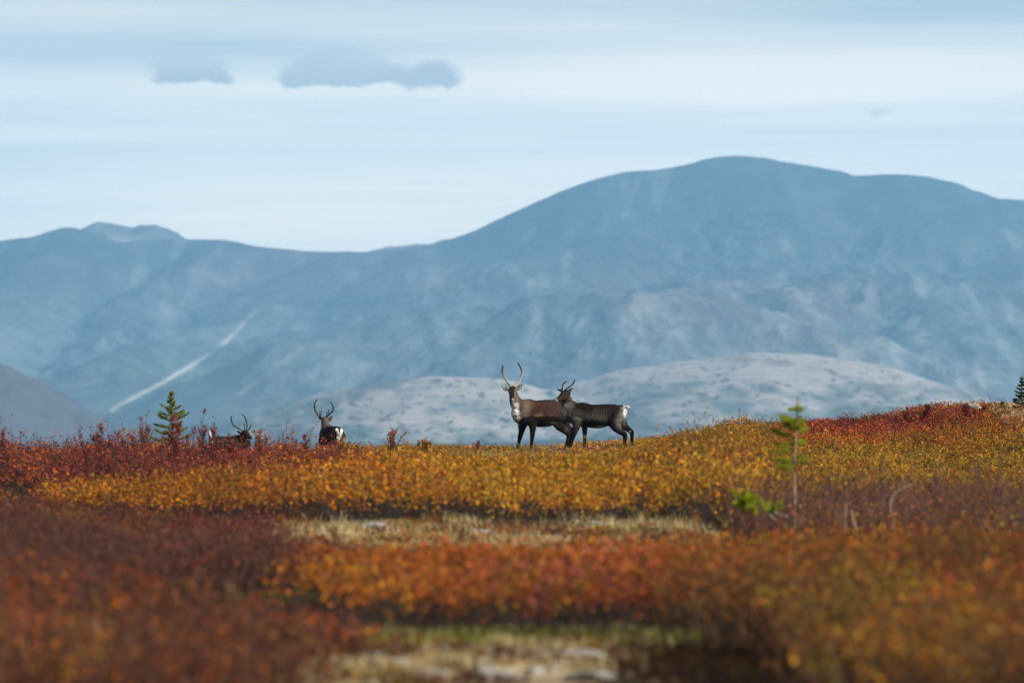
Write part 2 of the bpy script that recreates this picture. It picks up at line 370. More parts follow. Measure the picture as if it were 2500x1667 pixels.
mountain('distant_peak', 'pale rocky peak rising behind the left ridge line', [([(60, 640, 18.2), (150, 575, 18.2), (200, 551, 18.2), (235, 545, 18.2), (262, 536, 18.2), (280, 543, 18.2), (320, 549, 18.2), (345, 548, 18.2), (375, 553, 18.2), (425, 566, 18.2), (470, 590, 18.2), (560, 650, 18.2)], 1.1, 12), ([(262, 538, 18.2), (250, 600, 17.6)], 0.5, 30), ([(345, 549, 18.2), (350, 610, 17.6)], 0.5, 30)],
         17300, 18900, 120, -50, 700, 300, 5, 16, 160, far_col, M_mtn, warpa=25)
mountain('distant_ridge', 'low far ridge showing behind the saddle', [([(820, 660, 18.3), (900, 614, 18.3), (960, 600, 18.3), (1020, 592, 18.3), (1090, 592, 18.3), (1160, 600, 18.3), (1300, 640, 18.3)], 0.8, 40)],
         17600, 18900, 60, 750, 1400, 140, 6, 8, 300, far_col, M_mtn, warpa=40)
mountain('distant_ridge', 'far ridge showing at the right end of the massif', [([(2300, 560, 18.3), (2400, 500, 18.3), (2440, 487, 18.3), (2500, 490, 18.3), (2700, 510, 18.3), (3000, 560, 18.3)], 0.4, 80)],
         17600, 18900, 60, 2250, 3000, 140, 6, 8, 300, far_col, M_mtn, warpa=40)
def foot_col(X, Y, Z, u, v, rn):
    E = Z * 1.3 + Y / 22; n = fbm(X / 75, E / 42, 5); n2 = fbm(X / 26 + 4, E / 17, 5); h = (Z - FLOOR) / 120
    c = np.ones(X.shape + (3,)) * np.array([0.42, 0.38, 0.34])
    c = lerp(c, (0.20, 0.11, 0.09), sstep(0.1, 0.5, n) * 0.6)
    forest = sstep(-0.30, 0.45, n * 0.9 + n2 * 0.6 + 0.34 - h * 0.62 - .5 * sstep(.62, .95, h))
    c = lerp(c, (0.09, 0.13, 0.12), forest * 0.8)
    sp = sstep(0.34, 0.52, fbm(X / 9, E / 7, 3) + 0.14 * (1 - h))
    c = lerp(c, (0.02, 0.045, 0.03), sp * 0.8)
    return lerp(c, (0.45, 0.38, 0.10), sstep(0.55, 0.7, fbm(X / 16 + 50, E / 9, 3) * 1.1) * (h < 0.6) * 0.6)
mountain('foothill', 'rounded pale foothill behind the two standing caribou', [([(480, 1130, 8.6), (560, 1085, 8.7), (640, 1040, 8.8), (760, 985, 9), (880, 943, 9), (960, 928, 9), (1060, 919, 9), (1180, 921, 9), (1280, 945, 9), (1380, 990, 8.9), (1480, 1040, 8.8), (1580, 1100, 8.6)], 0.55, 110),
     ([(1060, 925, 9), (1000, 985, 8.4), (900, 1050, 7.9)], 0.45, 120)], 7450, 9600, 200, 380, 1700, 420, 3, 7, 180, foot_col, M_hill, warpa=30, ay=0.28, ytop=9000)
mountain('foothill', 'larger pale wooded foothill right of the standing caribou', [([(1150, 1090, 9.3), (1250, 1025, 9.4), (1340, 980, 9.5), (1420, 948, 9.6), (1500, 920, 9.6), (1600, 893, 9.6), (1700, 877, 9.6), (1850, 862, 9.6), (1950, 863, 9.6), (2050, 880, 9.6), (2150, 912, 9.5), (2250, 944, 9.4), (2350, 974, 9.3), (2450, 1003, 9.2), (2650, 1060, 9)], 0.50, 120),
     ([(1850, 868, 9.6), (1780, 930, 9), (1700, 1000, 8.4)], 0.45, 130), ([(2050, 885, 9.6), (2080, 960, 8.9), (2080, 1030, 8.3)], 0.45, 130)], 7700, 10300, 220, 1050, 2900, 560, 3, 9, 180, foot_col, M_hill, warpa=30, ay=0.28, ytop=9600)
def slope_col(X, Y, Z, u, v, rn):
    n = fbm(X / 200, Y / 200, 5); n2 = fbm(X / 50, Y / 50, 4)
    c = np.ones(X.shape + (3,)) * np.array([0.095, 0.085, 0.09]); c = lerp(c, (0.10, 0.095, 0.07), sstep(0, 0.5, n))
    return lerp(c, (0.03, 0.04, 0.03), sstep(0.35, 0.5, fbm(X / 20, Y / 35, 3)) * 0.5)
mountain('hillside', 'dusky purple hillside descending from the left edge', [([(-300, 740, 8.2), (-150, 810, 8.15), (0, 885, 8.1), (60, 915, 8.1), (120, 950, 8.1), (200, 1000, 8.05), (280, 1045, 8.0), (340, 1072, 8), (400, 1092, 7.9)], 0.85, 20)],
         7350, 9200, 160, -600, 520, 260, 3, 5, 200, slope_col, M_hill, warpa=20, ay=0.4)

# ------------------------------------------------------------------ haze
hz = bpy.data.meshes.new('haze'); hx0, hx1, hy0, hy1, hz0, hz1 = -7200, 7200, -400, 19300, -98, 760
hz.from_pydata([(x, y, z) for x in (hx0, hx1) for y in (hy0, hy1) for z in (hz0, hz1)], [], [(0, 1, 3, 2), (4, 6, 7, 5), (0, 4, 5, 1), (2, 3, 7, 6), (0, 2, 6, 4), (1, 5, 7, 3)])
mh, t = mat('haze_air'); pv = t.n('ShaderNodeVolumePrincipled'); pv.inputs['Color'].default_value = (0.29, 0.61, 0.94, 1); pv.inputs['Density'].default_value = 7.0e-5
finish(t, None, pv.outputs[0]); hz.materials.append(mh)
ho = bpy.data.objects.new('haze', hz); C.objects.link(ho); tag(ho, 'thin blue haze filling the air over the valley', 'haze', kind='stuff')

# ------------------------------------------------------------------ shrub thickets
def pal(*cs): return np.array(cs)
YEL = pal((0.543, 0.280, 0.018), (0.477, 0.260, 0.024), (0.570, 0.241, 0.016), (0.304, 0.232, 0.024), (0.391, 0.144, 0.016))
GOLD = pal((0.543, 0.237, 0.016), (0.543, 0.189, 0.014), (0.456, 0.161, 0.016), (0.326, 0.208, 0.024), (0.543, 0.274, 0.024))
ORA = pal((0.614, 0.224, 0.014), (0.543, 0.157, 0.012), (0.614, 0.269, 0.016), (0.425, 0.101, 0.016), (0.354, 0.190, 0.024))
RED = pal((0.302, 0.055, 0.038), (0.224, 0.040, 0.034), (0.381, 0.085, 0.043), (0.168, 0.035, 0.033), (0.336, 0.085, 0.071))
CRIM = pal((0.160, 0.020, 0.024), (0.208, 0.032, 0.030), (0.112, 0.016, 0.020), (0.224, 0.054, 0.030))
RUST = pal((0.488, 0.112, 0.016), (0.415, 0.084, 0.016), (0.561, 0.168, 0.016), (0.317, 0.073, 0.020), (0.512, 0.101, 0.024))
BRN = pal((0.162, 0.068, 0.047), (0.133, 0.045, 0.038), (0.190, 0.081, 0.043), (0.104, 0.036, 0.030), (0.209, 0.063, 0.034))
BRO = pal((0.345, 0.121, 0.024), (0.276, 0.083, 0.024), (0.414, 0.165, 0.024), (0.196, 0.066, 0.024), (0.276, 0.154, 0.032))
OLV = pal((0.391, 0.265, 0.024), (0.287, 0.230, 0.028), (0.483, 0.265, 0.024), (0.230, 0.127, 0.024), (0.414, 0.161, 0.024))
BARK = np.array([.045, .034, .03])

def shrubs(name, label, n_try, pr, Yr, spacing, fn, leaves=24, lsize=.02, sprig_n=14, R=.42, stem_r=.004, seed=0, t0=.35, spread=.07, extra=None, cat='shrubs', topbias=1.0, wisp=.09, wl=.34, droop=.36, hv=(.62, 1.18), bark=(.045, .034, .03)):
    BARK = np.array(bark)
    """fn(p, x, Y) -> (keep probability, height, palette index weights...) ; bushes are drawn as fans of sprigs"""
    r = np.random.default_rng(100 + seed)
    # candidate bush centres
    Y = r.uniform(Yr[0], Yr[1], n_try); p = r.uniform(pr[0], pr[1], n_try)
    w = Y / Yr[1]; keep = r.random(n_try) < w                    # even density per square metre
    Y, p = Y[keep], p[keep]; x = (p - 1250) / F * Y
    cell = {}; sel = []
    for i in range(len(x)):
        k = (int(x[i] // spacing), int(Y[i] // spacing)); ok = True
        for a in (-1, 0, 1):
            for b in (-1, 0, 1):
                for j in cell.get((k[0] + a, k[1] + b), ()):
                    if (x[i] - x[j]) ** 2 + (Y[i] - Y[j]) ** 2 < spacing ** 2: ok = False
        if ok: cell.setdefault(k, []).append(i); sel.append(i)
    x, Y, p = x[sel], Y[sel], p[sel]
    kp, H, palc = fn(p, x, Y, r)
    k = (r.random(len(x)) < kp) & (H > .05); x, Y, H = x[k], Y[k], H[k]; palc = palc[k]       # palc: (n, 5, 3)
    if extra is not None:
        x = np.append(x, extra[0]); Y = np.append(Y, extra[1]); H = np.append(H, extra[2])
    nb = len(x); H = H * r.uniform(*hv, nb) * (1 + .25 * fbm(x / 1.6, Y / 2.5, 2))
    bright = r.uniform(.65, 1.3, nb) * (1 + .5 * fbm(x / 2.2 + 9, Y / 5, 3))
    # sprigs
    S = sprig_n; n = nb * S; bi = np.repeat(np.arange(nb), S)
    rr = np.sqrt(r.random(n)); th = r.uniform(0, 2 * np.pi, n); Rb = (R * r.uniform(.75, 1.2, nb))[bi]
    bx = x[bi] + .45 * rr * Rb * np.cos(th); by = Y[bi] + .45 * rr * Rb * np.sin(th)
    tx = x[bi] + rr * Rb * np.cos(th) + r.normal(0, .05, n); ty = Y[bi] + rr * Rb * np.sin(th) + r.normal(0, .05, n)
    h = H[bi] * (1 - droop * rr ** 2.4) * r.uniform(.70, 1.12, n) + (r.random(n) < wisp) * r.uniform(.06, wl, n) * H[bi]
    gz = ground(bx, by) - .02
    B = np.stack([bx, by, gz], 1); Tp = np.stack([tx, ty, gz + h], 1)
    def curve(i, t):
        q = (t ** .75)[:, None]; hz = t[:, None]
        o = B[i] + (Tp[i] - B[i]) * np.concatenate([q, q, hz], 1); return o
    # stems: three sided, two segments
    ts = [0, .5, 1.0]; rad = [stem_r, stem_r * .7, stem_r * .3]; an = np.array([0, 2.1, 4.2])
    ring = []
    for tt, ra in zip(ts, rad):
        c = curve(np.arange(n), np.full(n, tt))
        ring.append(c[:, None, :] + ra * np.stack([np.cos(an), np.sin(an), 0 * an], 1)[None])
    SV = np.stack(ring, 1).reshape(-1, 3)
    base = np.arange(n)[:, None, None] * 9; lv = np.arange(2)[None, :, None] * 3; sid = np.arange(3)[None, None, :]
    a = base + lv + sid; b = base + lv + (sid + 1) % 3
    SF = np.stack([a, b, b + 3, a + 3], -1).reshape(-1, 4)
    # side twigs
    L = leaves; m = n * L; si = np.repeat(np.arange(n), L)
    t = t0 + (1 - t0) * r.random(m) ** (1 / topbias); c = curve(si, t)
    ntw = 4; tw_t = t0 * .92 + (1 - t0 * .92) * r.random((n, ntw)) * .85; tw_t = np.where(r.random((n, ntw)) < .13, t0 * r.uniform(.45, 1, (n, ntw)), tw_t)
    ang = r.uniform(0, 2 * np.pi, (n, ntw)); tl = r.uniform(.5, 1.4, (n, ntw)) * spread * 1.4
    ti = np.repeat(np.arange(n), ntw); A = curve(ti, tw_t.ravel())
    D = np.stack([np.cos(ang.ravel()) * tl.ravel(), np.sin(ang.ravel()) * tl.ravel(), tl.ravel() * r.uniform(.6, 1.5, n * ntw)], 1)
    E = A + D; wv = np.array([stem_r * .45, 0, 0]); wv2 = np.array([0, stem_r * .45, 0])
    TV = np.stack([A + wv, A - wv * .5 + wv2, A - wv * .5 - wv2, E], 1).reshape(-1, 3)
    tb = np.arange(n * ntw)[:, None] * 4
    TF = np.concatenate([tb + np.array([[0, 1, 3]]), tb + np.array([[1, 2, 3]]), tb + np.array([[2, 0, 3]])])
    # leaves: most sit on the side twigs, some on the sprig itself
    on = r.random(m) < .75; tj = (si * ntw + r.integers(0, ntw, m)); f = r.random(m) ** .6
    c = np.where(on[:, None], A[tj] + D[tj] * f[:, None], c) + r.normal(0, spread * .16, (m, 3))
    u = r.normal(0, 1, (m, 3)); u /= np.linalg.norm(u, axis=1)[:, None]
    w_ = r.normal(0, 1, (m, 3)); w_ -= (w_ * u).sum(1)[:, None] * u; w_ /= np.linalg.norm(w_, axis=1)[:, None]
    s = lsize * np.clip(r.lognormal(-.22, .32, m), .4, 1.25)
    LV = np.stack([c - u * s[:, None] * .5, c + w_ * s[:, None] * .42, c + u * s[:, None] * .55, c - w_ * s[:, None] * .42], 1).reshape(-1, 3)
    LF = np.arange(m * 4).reshape(-1, 4)
    pc = palc if extra is None else np.concatenate([palc, extra[3]])
    ci = r.integers(0, pc.shape[1], n)                                # a sprig keeps close to one tint
    li = np.where(r.random(m) < .6, ci[si], r.integers(0, pc.shape[1], m))
    col = pc[bi[si], li] * bright[bi[si]][:, None] * r.uniform(.7, 1.3, m)[:, None]
    scol = np.concatenate([np.repeat((BARK * r.uniform(.6, 1.8, (n, 1))), 6, 0), np.tile(BARK * 1.1, (len(TF), 1))])
    V = np.concatenate([SV, TV, LV])
    o = mesh_np(name, V, [SF, TF + len(SV), LF + len(SV) + len(TV)], M_leaf, col=np.concatenate([scol, col]), dom='FACE', smooth=False)
    tag(o, label, cat, kind='stuff')
    print(name, 'bushes', nb, 'leaves', m)
    return o
def cap(Y, py):                          # height that stays under the line of sight through row py over flat ground
    return EYE - (py - HZ) * Y / F
def choose(r, n, pals, weights):
    """per bush palette from a blend of palettes; weights (n, k)"""
    w = np.cumsum(weights / weights.sum(1, keepdims=True), 1); q = r.random(n)[:, None]; idx = (q > w).sum(1)
    P_ = np.stack([np.resize(a, (5, 3)) for a in pals]); return P_[np.clip(idx, 0, len(pals) - 1)]
def W(*cols): return np.stack([np.broadcast_to(c, cols[0].shape) + 1e-6 for c in cols], 1)

def z_frontleft(p, x, Y, r):
    n = fbm(x * .8, Y * .5, 3)
    keep = sstep(800, 640, p + n * 120 + (Y - 29) * -12)
    H = np.minimum(np.interp(p, [-100, 300, 600, 760], [.58, .55, .48, .28]), cap(Y, np.interp(p, [0, 300, 450, 600, 800], [1400, 1405, 1440, 1455, 1500]))) * (1 + .35 * n)
    return keep, H, choose(r, len(p), [RUST * .85, BRO * .75, BRN * .8], W(0 * p + .5, 0 * p + .7, 1.2 + 0 * p))
shrubs('shrub_thicket', 'blurred russet shrubs in the lower left foreground', 4044, (-850, 830), (24.5, 34.5), .40, z_frontleft, leaves=18, lsize=.028, sprig_n=24, R=.40, seed=1, t0=.45, stem_r=.006, bark=(.070, .040, .030))
def z_leftmid(p, x, Y, r):
    n = fbm(x * .8, Y * .35, 3)
    py = np.interp(p, [-100, 200, 450, 700, 850], [1250, 1268, 1285, 1298, 1315])
    H = np.minimum(.62, cap(Y, py)) * (1 + .45 * n)
    H = np.where(Y < 38, .56 * (1 + .3 * n), H)
    return (Y > np.interp(p, [0, 250, 480, 850], [36, 38, 41.2, 42]) + n) * sstep(900, 800, p + n * 100), H, choose(r, len(p), [BRN * .75, RED * .8, BRO * .7], W(0 * p + 1.6, 0 * p + .3, .35 + 0 * p))
shrubs('shrub_thicket', 'maroon brown shrub band across the left middle ground', 9185, (-850, 880), (36, 49), .44, z_leftmid, leaves=13, lsize=.026, sprig_n=24, R=.44, seed=2, t0=.4, stem_r=.006, bark=(.080, .043, .036))
def z_frontmid(p, x, Y, r):
    n = fbm(x * .7, Y * .35, 3)
    lim = np.interp(p, [780, 900, 1600, 1700], [1372, 1364, 1368, 1350])
    H = np.minimum(.60, cap(Y, lim)) * (1 + .4 * n)
    edge = 34.6 + 1.2 * n + np.interp(p, [700, 900, 1300, 1700], [1.5, .3, 0, -1.0])
    red = np.exp(-((p - 1430) / 120) ** 2) 
    return sstep(760, 830, p + 60 * n) * (Y > edge), H, choose(r, len(p), [RUST * .95, ORA * .85, RED, BRO * .8], W(0 * p + 1.5, .45 + 0 * p, .25 + red, .5 + 0 * p))
shrubs('shrub_thicket', 'orange red shrub thicket behind the stony foreground clearing', 5200, (740, 1700), (33, 46.5), .45, z_frontmid, leaves=19, lsize=.031, sprig_n=20, R=.48, seed=3, t0=.70, spread=.10, wisp=.14, droop=.14, hv=(.78, 1.15))
def z_right(p, x, Y, r):
    n = fbm(x * .7 + 3, Y * .35, 3)
    lim = np.interp(p, [1650, 1800, 2100, 2600], [1345, 1338, 1322, 1316])
    H = np.minimum(.58, cap(Y, lim)) * (1 + .35 * n)
    near = np.interp(p, [1560, 1700, 2000, 2080, 2150], [34.5, 33.4, 31.8, 27.5, 24.5])
    yel = np.exp(-((p - 2180) / 130) ** 2) * (Y < 36); org = sstep(2050, 2250, p) * (Y < 31)
    return (Y > near + n) * sstep(1600, 1720, p), H, choose(r, len(p), [BRO * .8, RUST * .85, OLV * .8, ORA * .9], W(1.1 + 0 * p, .55 + 0 * p, .35 + yel, .15 + 1.2 * org))
shrubs('shrub_thicket', 'blurred brown and orange shrubs in the lower right foreground', 13695, (1600, 3350), (24.5, 52.5), .46, z_right, leaves=16, lsize=.029, sprig_n=22, R=.47, seed=4, stem_r=.006, bark=(.075, .045, .028), t0=.52, spread=.09, droop=.25)
def z_gold(p, x, Y, r):
    n = fbm(x * .6 + 8, Y * .4, 3)
    lim = np.interp(p, [120, 170, 400, 800, 1050, 1150, 1500, 1600, 1700, 1800], [1200, 1190, 1162, 1142, 1138, 1138, 1132, 1108, 1088, 1070])
    H = np.minimum(.74, cap(Y, lim) + ground(x, Y) * .3) * (1 + .36 * n)
    front = np.interp(p, [100, 400, 700, 1000, 1300, 1650, 1800], [68, 62.5, 60.6, 60.3, 60.2, 60, 58.5]) + 2.2 * fbm(x * .35, x * .2, 2)
    o = sstep(1150, 950, p + 80 * n); redspot = np.exp(-((p - 1150) / 25) ** 2) * (Y < 68)
    return (Y > front + 1.5 * n) * sstep(120, 200, p), H, choose(r, len(p), [YEL, GOLD, ORA, RED, BRO], W((1 - o) * 1.3, .6 - .45 * o, o * 1.7 + .1, redspot * 1.5 + .03 + .25 * sstep(600, 300, p), .1 + .6 * o + .9 * sstep(650, 250, p)))
shrubs('shrub_thicket', 'golden and orange dwarf birch thicket behind the dry grass strip', 13000, (60, 1830), (57, 80), .54, z_gold, leaves=19, lsize=.035, sprig_n=20, R=.56, seed=5, t0=.62, spread=.095, wisp=.14, droop=.2, hv=(.75, 1.15))
def z_crest(p, x, Y, r):
    n = fbm(x * .5 + 18, Y * .3, 4)
    lim = np.interp(p, [800, 1000, 1100, 1250, 1500, 1600, 1700, 1800], [1122, 1120, 1128, 1132, 1128, 1106, 1078, 1062])
    H = np.clip(cap(Y, lim) + ground(x, Y) * .8, .10, .6) * (1 + .5 * n)
    H = np.where((p > 1120) & (p < 1600) & (Y > 98), np.clip(H * .6, .05, .085), H)
    o = sstep(1100, 900, p + 90 * n)
    return sstep(780, 880, p + 80 * n) * (1 - .35 * (Y > 116)), H, choose(r, len(p), [YEL, OLV, ORA, RED], W(.9 + 0 * p, .9 + 0 * p, .3 + .5 * o, .25 + .4 * sstep(.05, .3, n)))
shrubs('shrub_thicket', 'low yellow green heath on the crest where two caribou stand', 16000, (800, 1850), (80, 127), .50, z_crest, leaves=20, lsize=.030, sprig_n=12, R=.42, seed=6, spread=.05)
def z_redleft(p, x, Y, r):
    n = fbm(x * .6 + 28, Y * .5, 3)
    lim = np.interp(p, [-100, 0, 150, 300, 450, 510, 630, 690, 750, 800, 880], [1106, 1100, 1100, 1084, 1094, 1122, 1116, 1084, 1112, 1116, 1116])
    H = np.clip(cap(Y, lim), .25, 1.0) * (1 + .25 * n)
    o = sstep(.15, .4, n)
    return sstep(900, 850, p + 40 * n) * (Y > 74.5 + n), H, choose(r, len(p), [RED, CRIM, RUST, GOLD], W(1.3 + 0 * p, .4 + 0 * p, .5 + o, .05 + .1 * o))
shrubs('willow_thicket', 'dark red willow thicket along the left crest', 13576, (-850, 930), (74, 104), .50, z_redleft, leaves=20, lsize=.033, sprig_n=15, R=.50, seed=7, t0=.45, spread=.09, stem_r=.006, wisp=.20, wl=.75)
def z_lowleft(p, x, Y, r):
    n = fbm(x * .6 + 48, Y * .5, 3)
    lim = np.interp(p, [-100, 150, 240, 450, 700], [1222, 1236, 1272, 1290, 1306])
    H = np.clip(cap(Y, lim), .08, .5) * (1 + .3 * n)
    return sstep(760, 660, p + 60 * n), H, choose(r, len(p), [BRN, BRO, RED], W(1 + 0 * p, .3 + 0 * p, .5 + 0 * p))
shrubs('shrub_thicket', 'low brown shrubs between the maroon band and the red willows', 11158, (-850, 760), (49, 74), .42, z_lowleft, leaves=20, lsize=.024, sprig_n=10, R=.36, seed=8)
def z_brownright(p, x, Y, r):
    n = fbm(x * .7 + 58, Y * .5, 3)
    H = .60 * (1 + .35 * n)
    front = np.interp(p, [1680, 1800, 2000, 2600], [59, 57, 54.5, 53])
    back = sstep(64, 61, Y)
    return (Y > front + n) * sstep(1690, 1780, p + 40 * n) , H, choose(r, len(p), [BRO, BRN, RED, OLV], W(1.2 + 0 * p, .9 + 0 * p, .2 + 0 * p, .3 + 0 * p))
shrubs('shrub_thicket', 'dark brown twiggy shrubs at the foot of the right slope', 8062, (1660, 3350), (52.5, 64), .42, z_brownright, leaves=15, lsize=.024, sprig_n=15, R=.42, seed=9, t0=.3, stem_r=.006, bark=(.10, .06, .05))
def z_slope(p, x, Y, r):
    n = fbm(x * .5 + 68, Y * .25, 4)
    H = np.interp(Y, [62, 75, 90, 110, 125], [.5, .34, .26, .2, .16]) * (1 + .6 * n)
    up = sstep(98, 108, Y + 8 * n)
    k = 1 - sstep(9.8, 10.6, x + .5 * n) * (Y > 110) * (Y < 150) * .92
    return k * (p > 1780 - (Y - 62) * 1.5), H, choose(r, len(p), [YEL, OLV, GOLD, RUST, BRO], W(.9 * (1 - up), .9 * (1 - up), .7 + 0 * p, .05 + .9 * up, .15 + 1.0 * up))
shrubs('shrub_thicket', 'yellow green and rusty low shrubs covering the right slope', 25504, (1740, 3350), (62, 137), .50, z_slope, leaves=18, lsize=.030, sprig_n=12, R=.42, seed=10, spread=.05)
def z_goldright(p, x, Y, r):
    n = fbm(x * .6 + 78, Y * .4, 3)
    H = np.interp(p, [1620, 1700, 1800, 1900, 1950], [.45, .62, .72, .66, .4]) * (1 + .25 * n)
    return sstep(1600, 1680, p + 50 * n) * sstep(1990, 1900, p + 50 * n), H, choose(r, len(p), [GOLD, YEL, OLV, BRO], W(1 + 0 * p, .6 + 0 * p, .4 + 0 * p, .5 + 0 * p))
shrubs('shrub_thicket', 'tall golden bushes where the slope begins, right of the caribou', 2600, (1580, 2020), (80, 97), .55, z_goldright, leaves=30, lsize=.028, sprig_n=13, R=.48, seed=11, t0=.35)
def z_crim(p, x, Y, r):
    n = fbm(x * .8 + 88, Y * .5, 3)
    H = np.interp(p, [1920, 2000, 2250, 2340, 2420, 2470], [.16, .23, .28, .24, .18, .10]) * (1 + .5 * n)
    return sstep(1900, 1990, p + 60 * n) * sstep(2440, 2380, p + 30 * n) * sstep(113.5, 116.5, Y + 4 * n) * .9, H, choose(r, len(p), [CRIM, RED, RUST], W(1 + 0 * p, .4 + 0 * p, .15 + .9 * sstep(119.5, 117, Y + 4 * n)))
shrubs('crimson_shrubs', 'crimson shrub patch on the skyline of the right slope', 3000, (1900, 2460), (112, 126), .50, z_crim, leaves=24, lsize=.030, sprig_n=14, R=.50, seed=12, t0=.35, spread=.08)

def z_heather_shade(p, x, Y, r):
    n = fbm(x * 1.6 + 98, Y * .8, 3)
    return np.maximum(clearing(x, Y) * sstep(-.15, .2, n) * .8, (p > 1480) * (p < 2200) * (Y < 34) * .95), .05 + .05 * r.random(len(p)), choose(r, len(p), [BRN, OLV, BRO], W(1.2 + 0 * p, .3 + 0 * p, .4 + 0 * p)) * np.where(p > 1480, .22, 1)[:, None, None]  # right of the clearing, leaf colour is cut to near black to paint shade
shrubs('heather_and_shade', 'low purple brown heather cushions in the foreground clearing, coloured near black as shade to its right', 6000, (560, 2200), (26, 36), .13, z_heather_shade, leaves=9, lsize=.016, sprig_n=12, R=.13, seed=14, t0=.2, spread=.02, bark=(.02, .015, .012))
def z_strip(p, x, Y, r):
    n = fbm(x * .9 + 98, Y * .6, 3)
    return clearing(x, Y) * sstep(.02, .22, n) * .8, .07 + .09 * r.random(len(p)), choose(r, len(p), [BRO, OLV, BRN, RUST], W(.8 + 0 * p, .5 + 0 * p, .8 + 0 * p, .4 + 0 * p))
shrubs('creeping_birch', 'low rusty shrub tufts scattered in the dry grass strip', 3600, (640, 1780), (52.5, 61), .22, z_strip, leaves=12, lsize=.022, sprig_n=12, R=.22, seed=15, t0=.3, spread=.03)
# ------------------------------------------------------------------ dry grass and ground litter
def grass(name, label, n_tuft, pr, Yr, fn, blades=26, seed=0, wid=.006):
    r = np.random.default_rng(500 + seed)
    Y = r.uniform(*Yr, n_tuft); p = r.uniform(*pr, n_tuft); k = r.random(n_tuft) < Y / Yr[1]; Y, p = Y[k], p[k]; x = (p - 1250) / F * Y
    kp, H, colr = fn(p, x, Y, r); k = r.random(len(x)) < kp; x, Y, H, colr = x[k], Y[k], H[k], colr[k]
    n = len(x) * blades; i = np.repeat(np.arange(len(x)), blades)
    bx = x[i] + r.normal(0, .06, n); by = Y[i] + r.normal(0, .06, n); h = H[i] * r.uniform(.35, 1.1, n)
    an = r.uniform(0, 2 * np.pi, n); lean = h * r.uniform(.1, .75, n); z = ground(bx, by) - .01
    dx, dy = np.cos(an) * lean, np.sin(an) * lean; px_, py_ = -np.sin(an) * wid * .5, np.cos(an) * wid * .5
    a = np.stack([bx - px_, by - py_, z], 1); b = np.stack([bx + px_, by + py_, z], 1)
    c = np.stack([bx + dx * .35 + px_ * .8, by + dy * .35 + py_ * .8, z + h * .6], 1); d = np.stack([bx + dx * .35 - px_ * .8, by + dy * .35 - py_ * .8, z + h * .6], 1)
    e = np.stack([bx + dx, by + dy, z + h * .95], 1)
    V = np.stack([a, b, c, d, e], 1).reshape(-1, 3); q = np.arange(n)[:, None] * 5
    col = colr[i] * r.uniform(.65, 1.25, (n, 1))
    o = mesh_np(name, V, [q + np.array([[0, 1, 2, 3]]), q + np.array([[3, 2, 4]])], M_leaf, col=np.concatenate([col, col]), dom='FACE', smooth=False)
    return tag(o, label, 'grass', kind='stuff')
STRAW = np.array([[.66, .53, .29], [.58, .45, .22], [.42, .31, .15], [.44, .37, .15]])
def g_strip(p, x, Y, r):
    n = fbm(x * 1.2, Y * .8, 3)
    c = STRAW[r.integers(0, 4, len(p))]
    return clearing(x, Y) * (.3 + 1.6 * n), .035 + .07 * np.clip(n + .35, 0, 1) + .12 * (r.random(len(p)) < .03), c
grass('dry_grass', 'pale dry grass strip between the orange and golden thickets', 12000, (640, 1780), (52.5, 61.2), g_strip, 22, 1, .010)
def g_front(p, x, Y, r):
    n = fbm(x * 1.5, Y * .8, 3); e = np.exp(-((Y - 34.9) / .7) ** 2)
    c = STRAW[r.integers(0, 4, len(p))]; gr = np.array([.22, .22, .04]); f = (np.clip(e * 1.2, 0, 1) * (r.random(len(p)) < .8))[:, None]
    return np.maximum(clearing(x, Y) * (.12 + 1.2 * n), e * .6) * (p > 560) * (p < 1720), .04 + .07 * r.random(len(p)), c * (1 - f) + gr * f
grass('moss_and_grass', 'blurred mossy grass around the stony foreground clearing', 5200, (560, 1700), (29, 39), g_front, 22, 2, .007)
def g_knoll(p, x, Y, r):
    c = STRAW[r.integers(0, 3, len(p))]
    return sstep(9.8, 10.6, x) * (Y > 110), .05 + .07 * r.random(len(p)), c
grass('dry_grass', 'short straw coloured grass on the knoll at the right edge', 5000, (2280, 2750), (105, 136), g_knoll, 18, 3, .010)
def g_crest(p, x, Y, r):
    c = np.concatenate([STRAW, [[.30, .12, .05], [.30, .24, .05]]])[r.integers(0, 6, len(p))]
    return .5 + 0 * p, .05 + .11 * r.random(len(p)), c
grass('crest_grass', 'thin grass stems standing up along the crest', 5200, (900, 1800), (100, 125), g_crest, 9, 4, .007)
def g_fl(p, x, Y, r):
    c = np.array([[.42, .26, .09], [.34, .18, .07]])[r.integers(0, 2, len(p))]
    return np.exp(-((p - 260) / 150) ** 2) * .7, .35 + .2 * r.random(len(p)), c
grass('dry_grass', 'blurred tan grass stalks among the lower left shrubs', 260, (0, 600), (26.5, 29.5), g_fl, 9, 5, .007)

